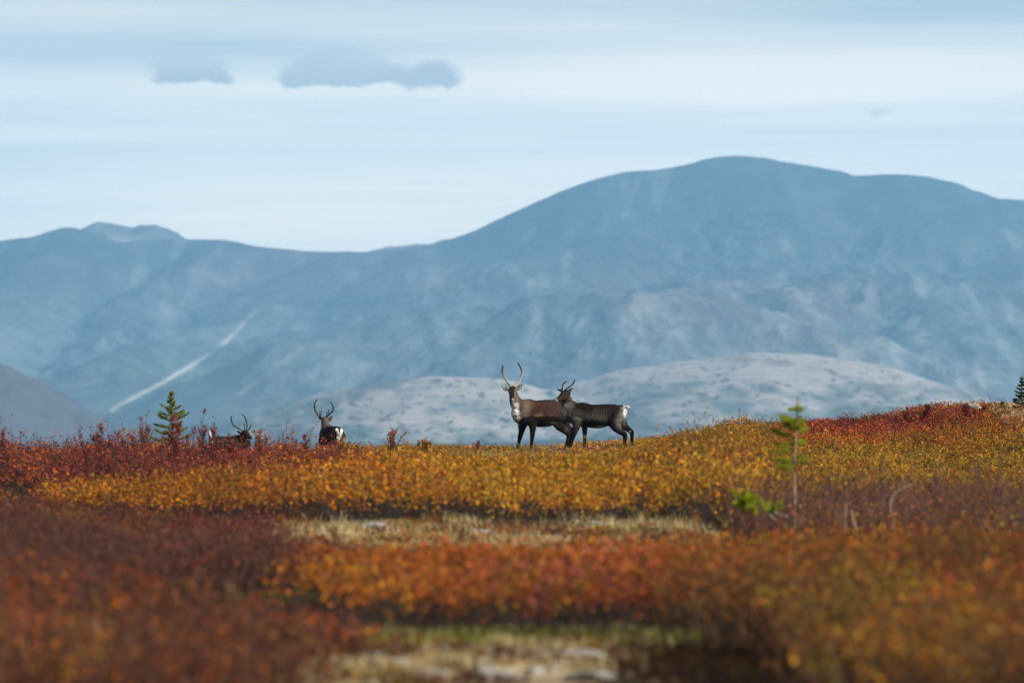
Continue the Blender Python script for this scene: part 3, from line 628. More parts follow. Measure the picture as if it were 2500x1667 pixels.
# ------------------------------------------------------------------ caribou
def loft(stations, wide=None, nside=18, sub=5):
    """stations: (x, y, z, a, b): a = radius in the bending plane, b = sideways radius. Smoothly interpolated, closed ends."""
    S = np.array(stations, float); k = len(S)
    tt = np.linspace(0, k - 1, (k - 1) * sub + 1); out = np.zeros((len(tt), 5))
    for i, t in enumerate(tt):                                       # Catmull-Rom
        j = min(int(t), k - 2); f = t - j
        p0, p1, p2, p3 = S[max(j - 1, 0)], S[j], S[j + 1], S[min(j + 2, k - 1)]
        out[i] = .5 * (2 * p1 + (p2 - p0) * f + (2 * p0 - 5 * p1 + 4 * p2 - p3) * f * f + (3 * p1 - p0 - 3 * p2 + p3) * f ** 3)
    c = out[:, :3]; a = np.maximum(out[:, 3], .003); b = np.maximum(out[:, 4], .003)
    tan = np.gradient(c, axis=0); tan /= np.linalg.norm(tan, axis=1)[:, None] + 1e-9
    w = np.array([0, 1.0, 0]) if wide is None else np.array(wide, float)
    side = w[None] - (tan @ w)[:, None] * tan; side /= np.linalg.norm(side, axis=1)[:, None]
    nrm = np.cross(tan, side); th = np.linspace(0, 2 * np.pi, nside, endpoint=False)
    # rounded end caps
    caps = []
    for sgn, idx in ((-1, 0), (1, -1)):
        ls = []
        for q in ((.5, .87), (.85, .52), (.98, .2)):
            ls.append((c[idx] + sgn * tan[idx] * min(a[idx], b[idx]) * q[0], a[idx] * q[1], b[idx] * q[1], nrm[idx], side[idx]))
        caps.append(ls)
    seq = caps[0][::-1] + [(c[i], a[i], b[i], nrm[i], side[i]) for i in range(len(c))] + caps[1]
    V = []
    for cc, aa, bb, nn, ss in seq:
        V.append(cc + aa * np.cos(th)[:, None] * nn + bb * np.sin(th)[:, None] * ss)
    n = len(seq); V = np.concatenate(V); F = []
    for i in range(n - 1):
        for j in range(nside):
            F.append((i * nside + j, i * nside + (j + 1) % nside, (i + 1) * nside + (j + 1) % nside, (i + 1) * nside + j))
    return V, F, [tuple(range(nside))[::-1], tuple(range((n - 1) * nside, n * nside))]
def fuse(pieces, voxel=.010, smooth=6):
    V, F = [], []; off = 0
    for v, f, caps in pieces:
        V += [tuple(p) for p in v]; F += [tuple(i + off for i in q) for q in list(f) + list(caps)]; off += len(v)
    me = bpy.data.meshes.new('tmp'); me.from_pydata(V, [], F); me.update()
    o = bpy.data.objects.new('tmp', me); C.objects.link(o)
    bm = bmesh.new(); bm.from_mesh(me); bmesh.ops.recalc_face_normals(bm, faces=bm.faces); bm.to_mesh(me); bm.free()
    r = o.modifiers.new('r', 'REMESH'); r.mode = 'VOXEL'; r.voxel_size = voxel
    s = o.modifiers.new('s', 'SMOOTH'); s.factor = .5; s.iterations = smooth
    dg = bpy.context.evaluated_depsgraph_get(); res = bpy.data.meshes.new_from_object(o.evaluated_get(dg))
    bpy.data.objects.remove(o); bpy.data.meshes.remove(me)
    return res
M_fur = attr_mat('caribou_fur', 60, 0.38, 0.9, 0.08, 140, 0.006, 0.7, stretch=(.45, 1, 1), detail=3)
M_antler = attr_mat('antler_velvet', 40, 0.3, 0.7, 0.2, 90, .002)
m, t = mat('wet_eye'); finish(t, bsdf(t, (.006, .005, .004), .08, .6)); M_eye = m
m, t = mat('hoof_horn'); finish(t, bsdf(t, (.02, .016, .013), .5, .4)); M_hoof = m

class Deer:
    def __init__(s, label, px, py, Y, cx0, gy, k, theta, group='caribou on the ridge', base=(.05, .033, .024)):
        """(cx0, gy): foot point in crop pixels, k crop pixels per metre, theta: turn toward the camera from facing left"""
        s.d0 = 0.0; s.k = k; s.cx0 = cx0; s.gy = gy; s.rot = math.pi + theta; s.th = theta
        g0 = P(px, py, Y)
        s.root = empty('caribou', g0, s.rot); tag(s.root, label, 'caribou', group)
        s.pieces = []; s.paint = []; s.base = base; s.hoofs = []
        s.iv = Matrix.Rotation(-s.rot, 3, 'Z')
    def w2l(s, v): return s.iv @ Vector(v)
    def pic(s, cx, cy, d=0.0):            # crop pixel, d metres toward the camera -> local
        return s.w2l(((cx - s.cx0) / s.k, -d - s.d0, (s.gy - cy) / s.k))
    def lat(s, cx, cy, y):                # crop pixel with a sideways (body left) offset
        xs = (cx - s.cx0) / s.k
        return Vector((-(xs - y * math.sin(s.th)) / math.cos(s.th), y, (s.gy - cy) / s.k))
    def chain(s, st, y=0.0, **kw):        # st: (cx, cy, r px, b m[, y])
        out = []
        for q in st:
            p = s.lat(q[0], q[1], q[4] if len(q) > 4 else y); out.append((p.x, p.y, p.z, q[2] / s.k, q[3]))
        s.pieces.append(loft(out, **kw)); return out
    def leg(s, st, y):
        o = s.chain(st, y, nside=14); p = Vector(o[-1][:3]); s.hoofs.append(p)
    def head(s, poll, fwd, L=.36, W_=1.0, up=(0, 0, 1)):
        """poll local point; fwd local vector"""
        f = Vector(fwd).normalized(); side = Vector(up).cross(f).normalized(); u = f.cross(side)
        s.hf, s.hs, s.hu, s.hp, s.hL = f, side, u, Vector(poll), L
        prof = [(-.10, -.01, .070, .062), (.05, 0, .092, .080), (.20, -.012, .098, .084), (.34, -.022, .092, .078), (.48, -.030, .077, .062), (.62, -.034, .063, .051), (.76, -.036, .053, .046), (.88, -.038, .049, .047), (.97, -.040, .042, .043), (1.01, -.042, .028, .030)]
        st = []
        for q, dz, a, b in prof:
            c = s.hp + f * (q * L) + u * dz; st.append((c.x, c.y, c.z, a * W_, b * W_))
        s.pieces.append(loft(st, wide=side))
        for sg in (-1, 1):                                    # brow ridges over the eyes
            c = s.hp + f * (.22 * L) + side * (sg * .070 * W_) + u * .030; d = s.hp + f * (.36 * L) + side * (sg * .062 * W_) + u * .012
            s.pieces.append(loft([(*c, .020, .016), (*d, .016, .013)], wide=side, nside=10))
    def H(s, q, sd, u_): return s.hp + s.hf * (q * s.hL) + s.hs * sd + s.hu * u_
    def ear(s, base, tip, w, face):
        """leaf shaped ear, dished; face: local direction the opening looks to"""
        b, t = Vector(base), Vector(tip); ax = (t - b); wv = ax.cross(Vector(face)).normalized(); fv = wv.cross(ax).normalized()
        st = []
        for q, ww, th in ((0, .42, .020), (.2, .75, .015), (.45, 1, .011), (.7, .82, .009), (.9, .42, .008), (1, .12, .006)):
            c = b + ax * q - fv * (.012 * math.sin(q * 3)) * 0; st.append((c.x, c.y, c.z, th, w * ww))
        s.pieces.append(loft(st, wide=wv, nside=14))
        c = b + ax * .52 - Vector(face).normalized() * 0
        s.earpaint = getattr(s, 'earpaint', []); s.earpaint.append((b, t, wv, w, Vector(face).normalized()))
    def blob(s, cx, cy, rx, ry, col, st=1.0, soft=1.5, ylo=None, yhi=None, tilt=0):
        s.paint.append((cx, cy, rx, ry, col, st, soft, ylo, yhi, tilt))
    def antler(s, paths, label=None, pale=None):
        """paths: list of lists of (local point, radius)"""
        PP = []
        for path in paths:
            pts = np.array([list(p) for p, r in path]); rad = np.array([r for p, r in path]); n = len(pts)
            tt = np.linspace(0, n - 1, (n - 1) * 5 + 1); o = []
            for t_ in tt:
                j = min(int(t_), n - 2); f = t_ - j; p0, p1, p2, p3 = pts[max(j - 1, 0)], pts[j], pts[j + 1], pts[min(j + 2, n - 1)]
                o.append(.5 * (2 * p1 + (p2 - p0) * f + (2 * p0 - 5 * p1 + 4 * p2 - p3) * f * f + (3 * p1 - p0 - 3 * p2 + p3) * f ** 3))
            o = np.array(o); rr = np.interp(tt, np.arange(n), rad) * (1 + .08 * np.sin(tt * 5.1)); rr = np.append(rr, rr[-1] * .25)
            dv = o[-1] - o[-2]; o = np.vstack([o, o[-1] + dv / (np.linalg.norm(dv) + 1e-9) * rr[-2]])
            PP.append((o, rr))
        V, F_ = tubes(PP, 10)
        z = V[:, 2]; q = (z - z.min()) / (np.ptp(z) + 1e-6)
        pal_ = np.array(pale if pale is not None else (.10, .075, .05)); c = pal_[None] * (1 - sstep(.35, .85, q))[:, None] + np.array([.018, .014, .012])[None] * sstep(.35, .85, q)[:, None]
        return mesh_np('antler', V, F_, M_antler, s.root, c)
    def finish(s, voxel=.0095):
        me = fuse(s.pieces, voxel); n = len(me.vertices); co = np.zeros(n * 3, np.float32); me.vertices.foreach_get('co', co); co = co.reshape(-1, 3).astype(float)
        nor = np.zeros(n * 3, np.float32); me.vertices.foreach_get('normal', nor); nor = nor.reshape(-1, 3)
        # crop pixel coordinates of every vertex (as seen side on), for laying out the coat pattern and painted rib highlights on the body
        sx = s.cx0 + s.k * (-co[:, 0] * math.cos(s.th) + co[:, 1] * math.sin(s.th)); sy = s.gy - s.k * co[:, 2]
        col = np.ones((n, 3)) * np.array(s.base)
        wob = fbm(co[:, 0] * 9 + co[:, 1] * 4, co[:, 2] * 9, 4) * 26 * s.k / 661
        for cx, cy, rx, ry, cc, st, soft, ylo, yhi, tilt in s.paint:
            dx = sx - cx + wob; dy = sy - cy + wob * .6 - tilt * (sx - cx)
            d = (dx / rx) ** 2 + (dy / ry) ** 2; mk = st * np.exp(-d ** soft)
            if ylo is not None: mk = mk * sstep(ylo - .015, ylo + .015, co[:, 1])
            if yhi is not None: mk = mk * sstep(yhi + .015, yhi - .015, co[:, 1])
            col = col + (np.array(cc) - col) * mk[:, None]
        # head: dark face, pale muzzle ring, nostrils, pale chin
        if hasattr(s, 'hp'):
            d = co - np.array(s.hp); f, sd, u = [d @ np.array(v) for v in (s.hf, s.hs, s.hu)]; q = f / s.hL
            inh = (q > -.3) * (q < 1.2) * (np.abs(sd) < .12) * (np.abs(u + .03) < .14)
            def pm(mk, cc):
                nonlocal col; mk = mk * inh; col = col + (np.array(cc) - col) * mk[:, None]
            pm(sstep(-.05, .15, q) * .95, s.face)
            ck = getattr(s, 'ck', .5); pm(sstep(.12, .3, q) * sstep(.88, .72, q) * sstep(.026, .046, np.abs(sd)) * ck * (sstep(.06, -.03, u) if ck < .6 else 1), s.cheek)
            pm(sstep(.86, .92, q) * .8 * getattr(s, 'muz', 1), (.46, .45, .42))
            pm(sstep(.80, .90, q) * sstep(-.055, -.075, u) * getattr(s, 'muz', 1), (.42, .40, .36))
            for sg in (-1, 1):
                pm(np.exp(-(((sd - sg * .026) / .017) ** 2 + ((u + .020) / .015) ** 2)) * (q > .86), (.012, .010, .010))
                pm(np.exp(-(((q - .28) / .07) ** 2 + ((sd - sg * .082) / .03) ** 2 + ((u - .012) / .022) ** 2)) * .8 * getattr(s, 'eyetan', 1), (.16, .12, .09))
            pm(np.exp(-((u + .058) / .005) ** 2) * (q > .86) * .9, (.02, .018, .016))
        for b, t_, wv, w, fc in getattr(s, 'earpaint', []):
            ax = np.array(t_ - b); L2 = ax @ ax; d = co - np.array(b); q = d @ ax / L2; off = d @ np.array(wv)
            near = np.linalg.norm(d - q[:, None] * ax, axis=1) < w * 1.25
            mk = (q > .05) * (q < 1.02) * near
            prof = np.interp(q, [0, .2, .45, .7, .9, 1], [.42, .75, 1, .82, .42, .12]) * w
            inner = mk * sstep(.82, .66, np.abs(off) / prof) * sstep(-.1, .25, nor @ np.array(fc)) * sstep(.94, .82, q)
            col = np.where(mk[:, None] > 0, np.array(s.face) * 1.2, col)
            col = col + (np.array(s.earin) - col) * inner[:, None]
            dk = inner * np.exp(-(((q - .38) / .16) ** 2 + (off / (w * .28)) ** 2)) * .85; col = col + (np.array([.05, .03, .022]) - col) * dk[:, None]
        st_ = fbm(co[:, 0] * 55 + co[:, 2] * 22 + co[:, 1] * 30, co[:, 2] * 26 - co[:, 0] * 8, 3)
        col = col * (1 + .34 * fbm(co[:, 0] * 14 + co[:, 1] * 20, co[:, 2] * 34, 3) + .28 * st_)[:, None]
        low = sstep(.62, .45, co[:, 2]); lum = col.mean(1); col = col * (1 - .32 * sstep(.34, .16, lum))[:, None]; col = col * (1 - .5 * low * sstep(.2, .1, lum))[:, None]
        co2 = co + nor * (.007 * st_ * sstep(.5, .7, co[:, 2]) * (1 - (np.linalg.norm(co - np.array(s.hp), axis=1) < .3)))[:, None]; me.vertices.foreach_set('co', co2.astype(np.float32).ravel())
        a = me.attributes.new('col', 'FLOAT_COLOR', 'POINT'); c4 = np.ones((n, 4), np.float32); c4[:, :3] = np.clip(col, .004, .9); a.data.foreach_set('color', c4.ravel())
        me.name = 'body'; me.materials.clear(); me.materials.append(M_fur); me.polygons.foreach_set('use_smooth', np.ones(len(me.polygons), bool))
        o = bpy.data.objects.new('body', me); C.objects.link(o); o.parent = s.root
        if hasattr(s, 'hp'):
            for sg in (-1, 1):
                c = s.H(.28, sg * .073, .008); bm = bmesh.new(); bmesh.ops.create_uvsphere(bm, u_segments=14, v_segments=10, radius=.017, matrix=Matrix.Translation(c))
                me = bpy.data.meshes.new('eye'); bm.to_mesh(me); bm.free(); me.materials.append(M_eye); e = bpy.data.objects.new('eye', me); C.objects.link(e); e.parent = s.root
        for p in s.hoofs:
            parts_ = []
            for sg in (-1, 1):
                parts_.append(loft([(p.x + .005, p.y + sg * .018, p.z + .03, .024, .018), (p.x + .022, p.y + sg * .022, p.z + .0, .036, .021), (p.x + .03, p.y + sg * .024, p.z - .022, .045, .024)], nside=10, wide=(0, 1, 0)))
            me = fuse(parts_, .008, 2); me.name = 'hoof'; me.materials.clear(); me.materials.append(M_hoof)
            h = bpy.data.objects.new('hoof', me); C.objects.link(h); h.parent = s.root
        return s.root

# --- right hand caribou: side on, facing left, head turned toward us
d = Deer('dark slim caribou with short antlers and raised white tail, standing in front', 1180 + 1530 / 5.6, 860 + 1400 / 5.6, 118, 1530, 1400, 661, 0.0, base=(.018, .013, .010))
d.face = (.030, .024, .021); d.cheek = (.10, .075, .055); d.earin = (.10, .085, .075)
torso2 = [(1928, 815, 50, .065), (1900, 828, 92, .13), (1850, 843, 130, .165), (1760, 852, 146, .18), (1660, 862, 155, .20), (1560, 875, 165, .215), (1450, 868, 160, .205), (1375, 852, 166, .18), (1310, 848, 162, .16), (1240, 845, 145, .135), (1180, 835, 112, .105), (1145, 820, 75, .07)]
d.chain(torso2, nside=24)
d.chain([(1270, 810, 115, .12), (1205, 765, 108, .105), (1160, 705, 92, .085), (1130, 645, 78, .072), (1118, 585, 70, .068)])
d.chain([(1230, 870, 95, .12), (1175, 870, 60, .08)])
d.head(d.pic(1138, 560, .02), d.w2l((-.235, -.20, -.115)), .345, .98)
d.ear(d.H(.02, .055, .035), d.pic(1226, 484, .09), .036, d.w2l((-.25, -1, .1)))
d.ear(d.H(.05, -.055, .04), d.pic(996, 494, -.02), .030, d.w2l((-.7, -.6, 0)))
leg_nf = [(1285, 925, 85, .075), (1272, 1000, 60, .060), (1252, 1070, 44, .044), (1232, 1125, 38, .037), (1212, 1190, 30, .028), (1190, 1265, 24, .024), (1176, 1325, 24, .024), (1168, 1372, 28, .028)]
leg_ff = [(1375, 940, 80, .075), (1385, 1020, 46, .050), (1387, 1085, 34, .038), (1387, 1140, 29, .031), (1386, 1200, 24, .025), (1383, 1270, 19, .022), (1381, 1330, 20, .023), (1379, 1372, 26, .027)]
leg_nh = [(1830, 850, 110, .10), (1795, 950, 100, .085), (1822, 1025, 70, .058), (1872, 1078, 48, .042), (1925, 1118, 39, .034), (1937, 1160, 34, .029), (1930, 1220, 27, .024), (1922, 1290, 24, .024), (1915, 1340, 26, .026), (1910, 1382, 28, .028)]
leg_fh = [(1880, 870, 80, .09), (1900, 950, 72, .075), (1935, 1012, 52, .052), (1985, 1052, 40, .038), (2028, 1090, 34, .032), (2034, 1140, 28, .027), (2034, 1210, 22, .023), (2036, 1290, 20, .022), (2038, 1345, 23, .025), (2036, 1382, 27, .027)]
d.leg(leg_nf, .105); d.leg(leg_ff, -.10); d.leg(leg_nh, .11); d.leg(leg_fh, -.105)
d.chain([(1850, 750, 34, .06), (1895, 744, 28, .038), (1935, 734, 25, .032), (1975, 745, 22, .028), (2010, 764, 9, .012)], nside=12)
cr = (.55, .53, .49)
GT = (.13, .11, .088)
d.blob(1500, 900, 300, 75, GT, .75, 1.5); d.blob(1290, 880, 90, 110, GT, .7); d.blob(1240, 960, 70, 70, (.12, .11, .10), .6)
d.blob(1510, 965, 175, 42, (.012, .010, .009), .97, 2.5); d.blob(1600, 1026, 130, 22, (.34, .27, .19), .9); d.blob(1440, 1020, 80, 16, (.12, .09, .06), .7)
d.blob(1500, 735, 330, 48, (.012, .009, .008), .9, 2); d.blob(1730, 870, 50, 150, (.022, .016, .013), .85, 2)
d.blob(1140, 760, 70, 120, (.30, .28, .24), .8, 1.5, tilt=0); d.blob(1110, 800, 30, 110, (.45, .43, .39), .8); d.blob(1185, 720, 60, 110, (.17, .145, .11), .55)
d.blob(1150, 650, 60, 55, (.14, .115, .085), .6)
d.blob(1865, 900, 60, 55, (.20, .18, .155), .7); d.blob(1850, 960, 45, 95, (.26, .235, .20), .75); d.blob(1905, 880, 40, 120, (.22, .20, .17), .6)
d.blob(1942, 800, 30, 105, cr, 1.0, 2); d.blob(1960, 750, 75, 32, cr, 1.0, 2); d.blob(1965, 722, 30, 10, (.03, .02, .02), .9)
d.blob(1900, 1060, 60, 45, (.11, .085, .065), .5); d.blob(1930, 1250, 25, 90, (.10, .075, .055), .5); d.blob(1270, 1070, 22, 60, (.13, .085, .05), .6)
d.blob(2020, 1092, 16, 14, (.5, .47, .36), .9); d.blob(1172, 535, 14, 16, (.40, .38, .33), .8)
for i in range(6): d.blob(1510 + i * 32, 785, 7, 34, (.10, .080, .060), .55, 1.2)  # rib highlights, painted as pale strokes into the coat colour
d.finish()
q1 = lambda cx, cy, dp, r: (d.pic(cx, cy, dp), r)
d.antler([[q1(1080, 512, .03, .017), q1(1078, 478, .02, .015), q1(1090, 435, .0, .014), q1(1112, 412, -.02, .014), q1(1140, 397, -.03, .009)]], pale=(.035, .027, .022))
d.antler([[q1(1122, 512, .03, .018), q1(1150, 488, .05, .015), q1(1190, 458, .07, .014), q1(1225, 428, .08, .014), q1(1240, 400, .09, .012), q1(1250, 373, .09, .010)],
          [q1(1222, 430, .08, .011), q1(1244, 425, .08, .007)]], pale=(.035, .027, .022))

# --- left bull: turned three quarters toward us, looking straight at the camera
th1 = math.radians(27)
d = Deer('larger brown caribou with tall curved antlers and pale chest, staring at the camera', 1180 + 820 / 5.6, 860 + 1400 / 5.6, 118.9, 820, 1400, 661, th1, base=(.020, .014, .011))
d.d0 = .33; d.ck = .85; d.face = (.022, .019, .020); d.cheek = (.24, .18, .12); d.earin = (.32, .29, .24)
d.chain([(1210, 720, 55, .07), (1180, 770, 115, .14), (1110, 790, 142, .18), (1000, 808, 168, .205), (880, 826, 184, .23), (780, 834, 186, .235), (690, 828, 178, .225), (610, 812, 185, .20), (550, 812, 172, .18), (500, 825, 150, .155), (455, 835, 105, .12)], nside=24)
d.chain([(580, 770, 135, .15), (510, 745, 125, .14), (458, 700, 102, .118), (425, 640, 80, .092), (412, 575, 66, .078)])
d.chain([(520, 880, 105, .14), (470, 880, 78, .115), (440, 850, 60, .10)])
d.head(d.pic(396, 500, .0), d.w2l((.004, -.27, -.205)), .35, 1.0, up=(0, 0, 1))
d.ear(d.pic(345, 512, .02), d.pic(246, 452, .03), .058, d.w2l((-.1, -1, .25)))
d.ear(d.pic(452, 508, .02), d.pic(530, 424, .03), .058, d.w2l((.15, -1, .25)))
d.leg([(540, 930, 95, .085), (528, 1020, 60, .060), (515, 1090, 42, .045), (500, 1150, 36, .038), (485, 1215, 28, .028), (470, 1285, 23, .024), (458, 1340, 24, .025), (448, 1378, 28, .029)], -.12)
d.leg([(668, 930, 90, .085), (674, 1020, 54, .058), (670, 1090, 40, .043), (667, 1145, 34, .036), (660, 1215, 26, .027), (655, 1285, 21, .023), (652, 1340, 22, .024), (648, 1378, 27, .028)], .12)
d.leg([(1080, 850, 125, .12), (1030, 930, 110, .095), (1050, 1000, 76, .062), (1110, 1055, 56, .046), (1160, 1100, 46, .038), (1172, 1145, 38, .031), (1158, 1205, 30, .026), (1135, 1275, 26, .025), (1112, 1335, 27, .027), (1098, 1378, 30, .029)], .12)
d.leg([(1120, 880, 100, .10), (1120, 960, 76, .08), (1160, 1018, 50, .050), (1200, 1062, 40, .038), (1212, 1105, 36, .032), (1200, 1165, 28, .026), (1182, 1240, 24, .024), (1165, 1320, 24, .026), (1155, 1376, 28, .028)], -.11)
d.chain([(1170, 700, 26, .03), (1205, 668, 28, .032), (1238, 652, 18, .024)], y=0, nside=12)
BRW = (.060, .030, .019)
d.blob(850, 740, 330, 120, BRW, .97, 2); d.blob(880, 650, 300, 34, (.018, .012, .010), .7, 1.5); d.blob(1060, 800, 130, 130, (.070, .042, .034), .9); d.blob(880, 690, 200, 50, (.060, .034, .026), .6)
d.blob(585, 770, 65, 150, (.27, .205, .14), .75, 1.4); d.blob(610, 700, 80, 60, (.20, .13, .085), .6); d.blob(540, 840, 80, 70, (.25, .20, .14), .6); d.blob(500, 700, 40, 110, (.13, .09, .06), .7)
d.blob(760, 868, 70, 42, (.30, .22, .12), .8); d.blob(900, 850, 120, 35, (.14, .09, .055), .4)
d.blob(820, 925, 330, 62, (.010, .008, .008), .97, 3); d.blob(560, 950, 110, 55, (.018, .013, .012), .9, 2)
d.blob(870, 1008, 130, 20, (.15, .10, .065), .8); d.blob(955, 968, 45, 25, (.28, .22, .14), .8)
d.blob(425, 775, 58, 140, (.74, .72, .66), 1.0, 2.2); d.blob(470, 900, 45, 75, (.56, .47, .36), .9, 1.5, tilt=0); d.blob(385, 700, 30, 60, (.35, .31, .25), .8); d.blob(440, 640, 50, 40, (.15, .105, .07), .7)
d.blob(1235, 655, 38, 30, cr, 1, 2); d.blob(1190, 740, 22, 60, cr, .8, 2)
d.blob(1150, 1060, 34, 50, (.20, .125, .08), .5); d.blob(595, 960, 20, 40, (.16, .10, .06), .6)
d.finish()
q1 = lambda cx, cy, dp, r: (d.pic(cx, cy, dp), r)
d.antler([[q1(362, 465, .02, .024), q1(345, 428, .0, .019), q1(318, 392, -.03, .018), q1(288, 345, -.06, .018), q1(265, 300, -.08, .018), q1(254, 262, -.08, .019), q1(259, 215, -.07, .015), q1(262, 172, -.06, .012)],
          [q1(256, 268, -.08, .014), q1(247, 240, -.10, .010)], [q1(350, 445, .02, .014), q1(356, 432, .05, .016), q1(362, 430, .07, .011)]], pale=(.30, .25, .18))
d.antler([[q1(432, 465, .02, .024), q1(450, 430, .0, .019), q1(482, 398, -.03, .018), q1(508, 350, -.06, .019), q1(524, 295, -.08, .019), q1(522, 240, -.08, .018), q1(498, 185, -.07, .016), q1(468, 132, -.06, .012)],
          [q1(521, 245, -.08, .013), q1(514, 200, -.11, .008)], [q1(434, 450, .02, .014), q1(418, 445, .05, .017), q1(410, 455, .07, .012)]], pale=(.36, .31, .23))

# --- rear view caribou and the one walking off behind the willows (their legs stand below the crest)
def torso_local(d, sc=1.0, dx=0.0):
    """side-on proportions of the right hand caribou, reused in the body frame"""
    st = []
    for cx, cy, r, b in torso2: st.append(((1530 - cx) / 661 * sc + dx, 0, (1400 - cy) / 661 * sc, r / 661 * sc, b * sc * 1.08))
    d.pieces.append(loft(st, nside=24))
    for ch, y in ((leg_nf, .105), (leg_ff, -.10), (leg_nh, .11), (leg_fh, -.105)):
        st = [((1530 - q[0]) / 661 * sc + dx, y * sc, (1400 - q[1]) / 661 * sc, q[2] / 661 * sc, q[3] * sc) for q in ch]
        d.pieces.append(loft(st, nside=14)); d.hoofs.append(Vector(st[-1][:3]))
k3 = 5.88 * F / 138 / 1.0
d = Deer('caribou seen from behind with white rump patch, antlers curving up, by the red bushes', 490 + 1870 / 5.88, 950 + 527 / 5.88 + 1.10 * F / 138, 138, 1870, 527 + 1.10 * k3, k3, 0.0, base=(.045, .030, .022))
d.root.rotation_euler[2] = math.radians(109); d.rot = math.radians(109); d.iv = Matrix.Rotation(-d.rot, 3, 'Z')
d.face = (.10, .08, .06); d.cheek = (.10, .08, .06); d.earin = (.30, .28, .25)
torso_local(d, 1.05)
nk = d.pic(1785, 640, -.35); hp = d.pic(1770, 440, -.55)
b0 = Vector((.30, 0, .80)); n1_ = b0.lerp(hp, .45); 
d.pieces.append(loft([(*b0, .19, .15), (*(b0.lerp(hp, .33)), .16, .13), (*(b0.lerp(hp, .66)), .12, .105), (*(hp + (hp - b0).normalized() * -.02), .095, .09)]))
d.head(hp, d.w2l((-.15, 1, -.28)), .34, .95)
d.ear(d.pic(1725, 440, -.55), d.pic(1663, 388, -.54), .034, d.w2l((-.9, .5, .2)))
d.ear(d.pic(1806, 476, -.50), d.pic(1888, 384, -.47), .054, d.w2l((-.1, -1, .3)))
d.chain([(1528 - (-360), 0, 1, .01)] * 2) if False else None
d.pieces.append(loft([(-.575, 0, .975, .030, .035), (-.605, 0, .90, .020, .025), (-.605, 0, .82, .010, .012)], nside=12))
d.finish_rear = True
root = d.finish()
bo = [c for c in C.objects if c.parent == root and c.name.startswith('body')][0]
def repaint(bo, fn):
    me = bo.data; n = len(me.vertices); co = np.zeros(n * 3, np.float32); me.vertices.foreach_get('co', co); co = co.reshape(-1, 3).astype(float)
    a = me.attributes['col']; c = np.zeros(n * 4, np.float32); a.data.foreach_get('color', c); c = c.reshape(-1, 4); c[:, :3] = fn(co, c[:, :3].astype(float)); a.data.foreach_set('color', c.ravel())
def lerpc(c, cc, m): return c + (np.array(cc) - c) * np.clip(m, 0, 1)[:, None]
def rear_coat_and_sun(co, c):
    x, y, z = co.T; w = fbm(x * 14 + y * 11, z * 14, 3) * .018
    q = x * math.cos(math.radians(109)) - y * math.sin(math.radians(109)) + w      # across the rump as it is turned
    c = lerpc(c, (.014, .010, .008), sstep(.15, -.05, x) * sstep(.35, .45, z) * .85)
    c = lerpc(c, (.10, .078, .058), (x > .12) * sstep(.92, 1.0, z) * .9)
    c = lerpc(c, (.28, .21, .12), sstep(.90, .74, z + w * 2) * sstep(.18, .30, q) * sstep(-.1, -.3, x) * .9)  # sunlit right side of the rump, painted into the coat colour
    c = lerpc(c, (.16, .11, .08), sstep(.84, .70, z + w * 2) * sstep(.05, .15, q) * sstep(-.3, -.45, x) * .7)  # weaker edge of the painted sunlit side
    m = np.zeros(len(x))
    for x0, z0, x1, z1, ww in ((.165, 1.03, .205, .76, .030), (.280, 1.03, .215, .76, .032), (.21, .86, .21, .76, .030)):
        t = np.clip(((q - x0) * (x1 - x0) + (z - z0) * (z1 - z0)) / ((x1 - x0) ** 2 + (z1 - z0) ** 2), 0, 1)
        m = np.maximum(m, sstep(ww * 1.15, ww * .75, np.hypot(q - x0 - t * (x1 - x0), z + w - z0 - t * (z1 - z0))))
    return lerpc(c, (.66, .64, .58), m * (x < -.25))
repaint(bo, rear_coat_and_sun)
q1 = lambda cx, cy, dp, r: (d.pic(cx, cy, dp), r)
d.antler([[q1(1738, 418, -.55, .021), q1(1700, 392, -.5, .018), q1(1655, 345, -.45, .018), q1(1628, 290, -.43, .018), q1(1624, 235, -.43, .017), q1(1636, 185, -.44, .015), q1(1664, 148, -.46, .012)],
          [q1(1712, 398, -.53, .014), q1(1700, 355, -.62, .012), q1(1688, 330, -.66, .009)], [q1(1716, 396, -.55, .013), q1(1714, 350, -.70, .012), q1(1717, 308, -.74, .009)], [q1(1634, 275, -.43, .012), q1(1644, 255, -.43, .008)]], pale=(.035, .028, .022))
d.antler([[q1(1798, 418, -.55, .021), q1(1812, 380, -.5, .018), q1(1850, 352, -.45, .018), q1(1885, 315, -.43, .018), q1(1894, 265, -.43, .017), q1(1882, 220, -.44, .015), q1(1858, 190, -.46, .012)],
          [q1(1799, 400, -.57, .014), q1(1797, 360, -.66, .012), q1(1797, 325, -.70, .009)], [q1(1822, 372, -.53, .013), q1(1825, 330, -.66, .012), q1(1819, 288, -.70, .009)]], pale=(.035, .028, .022))

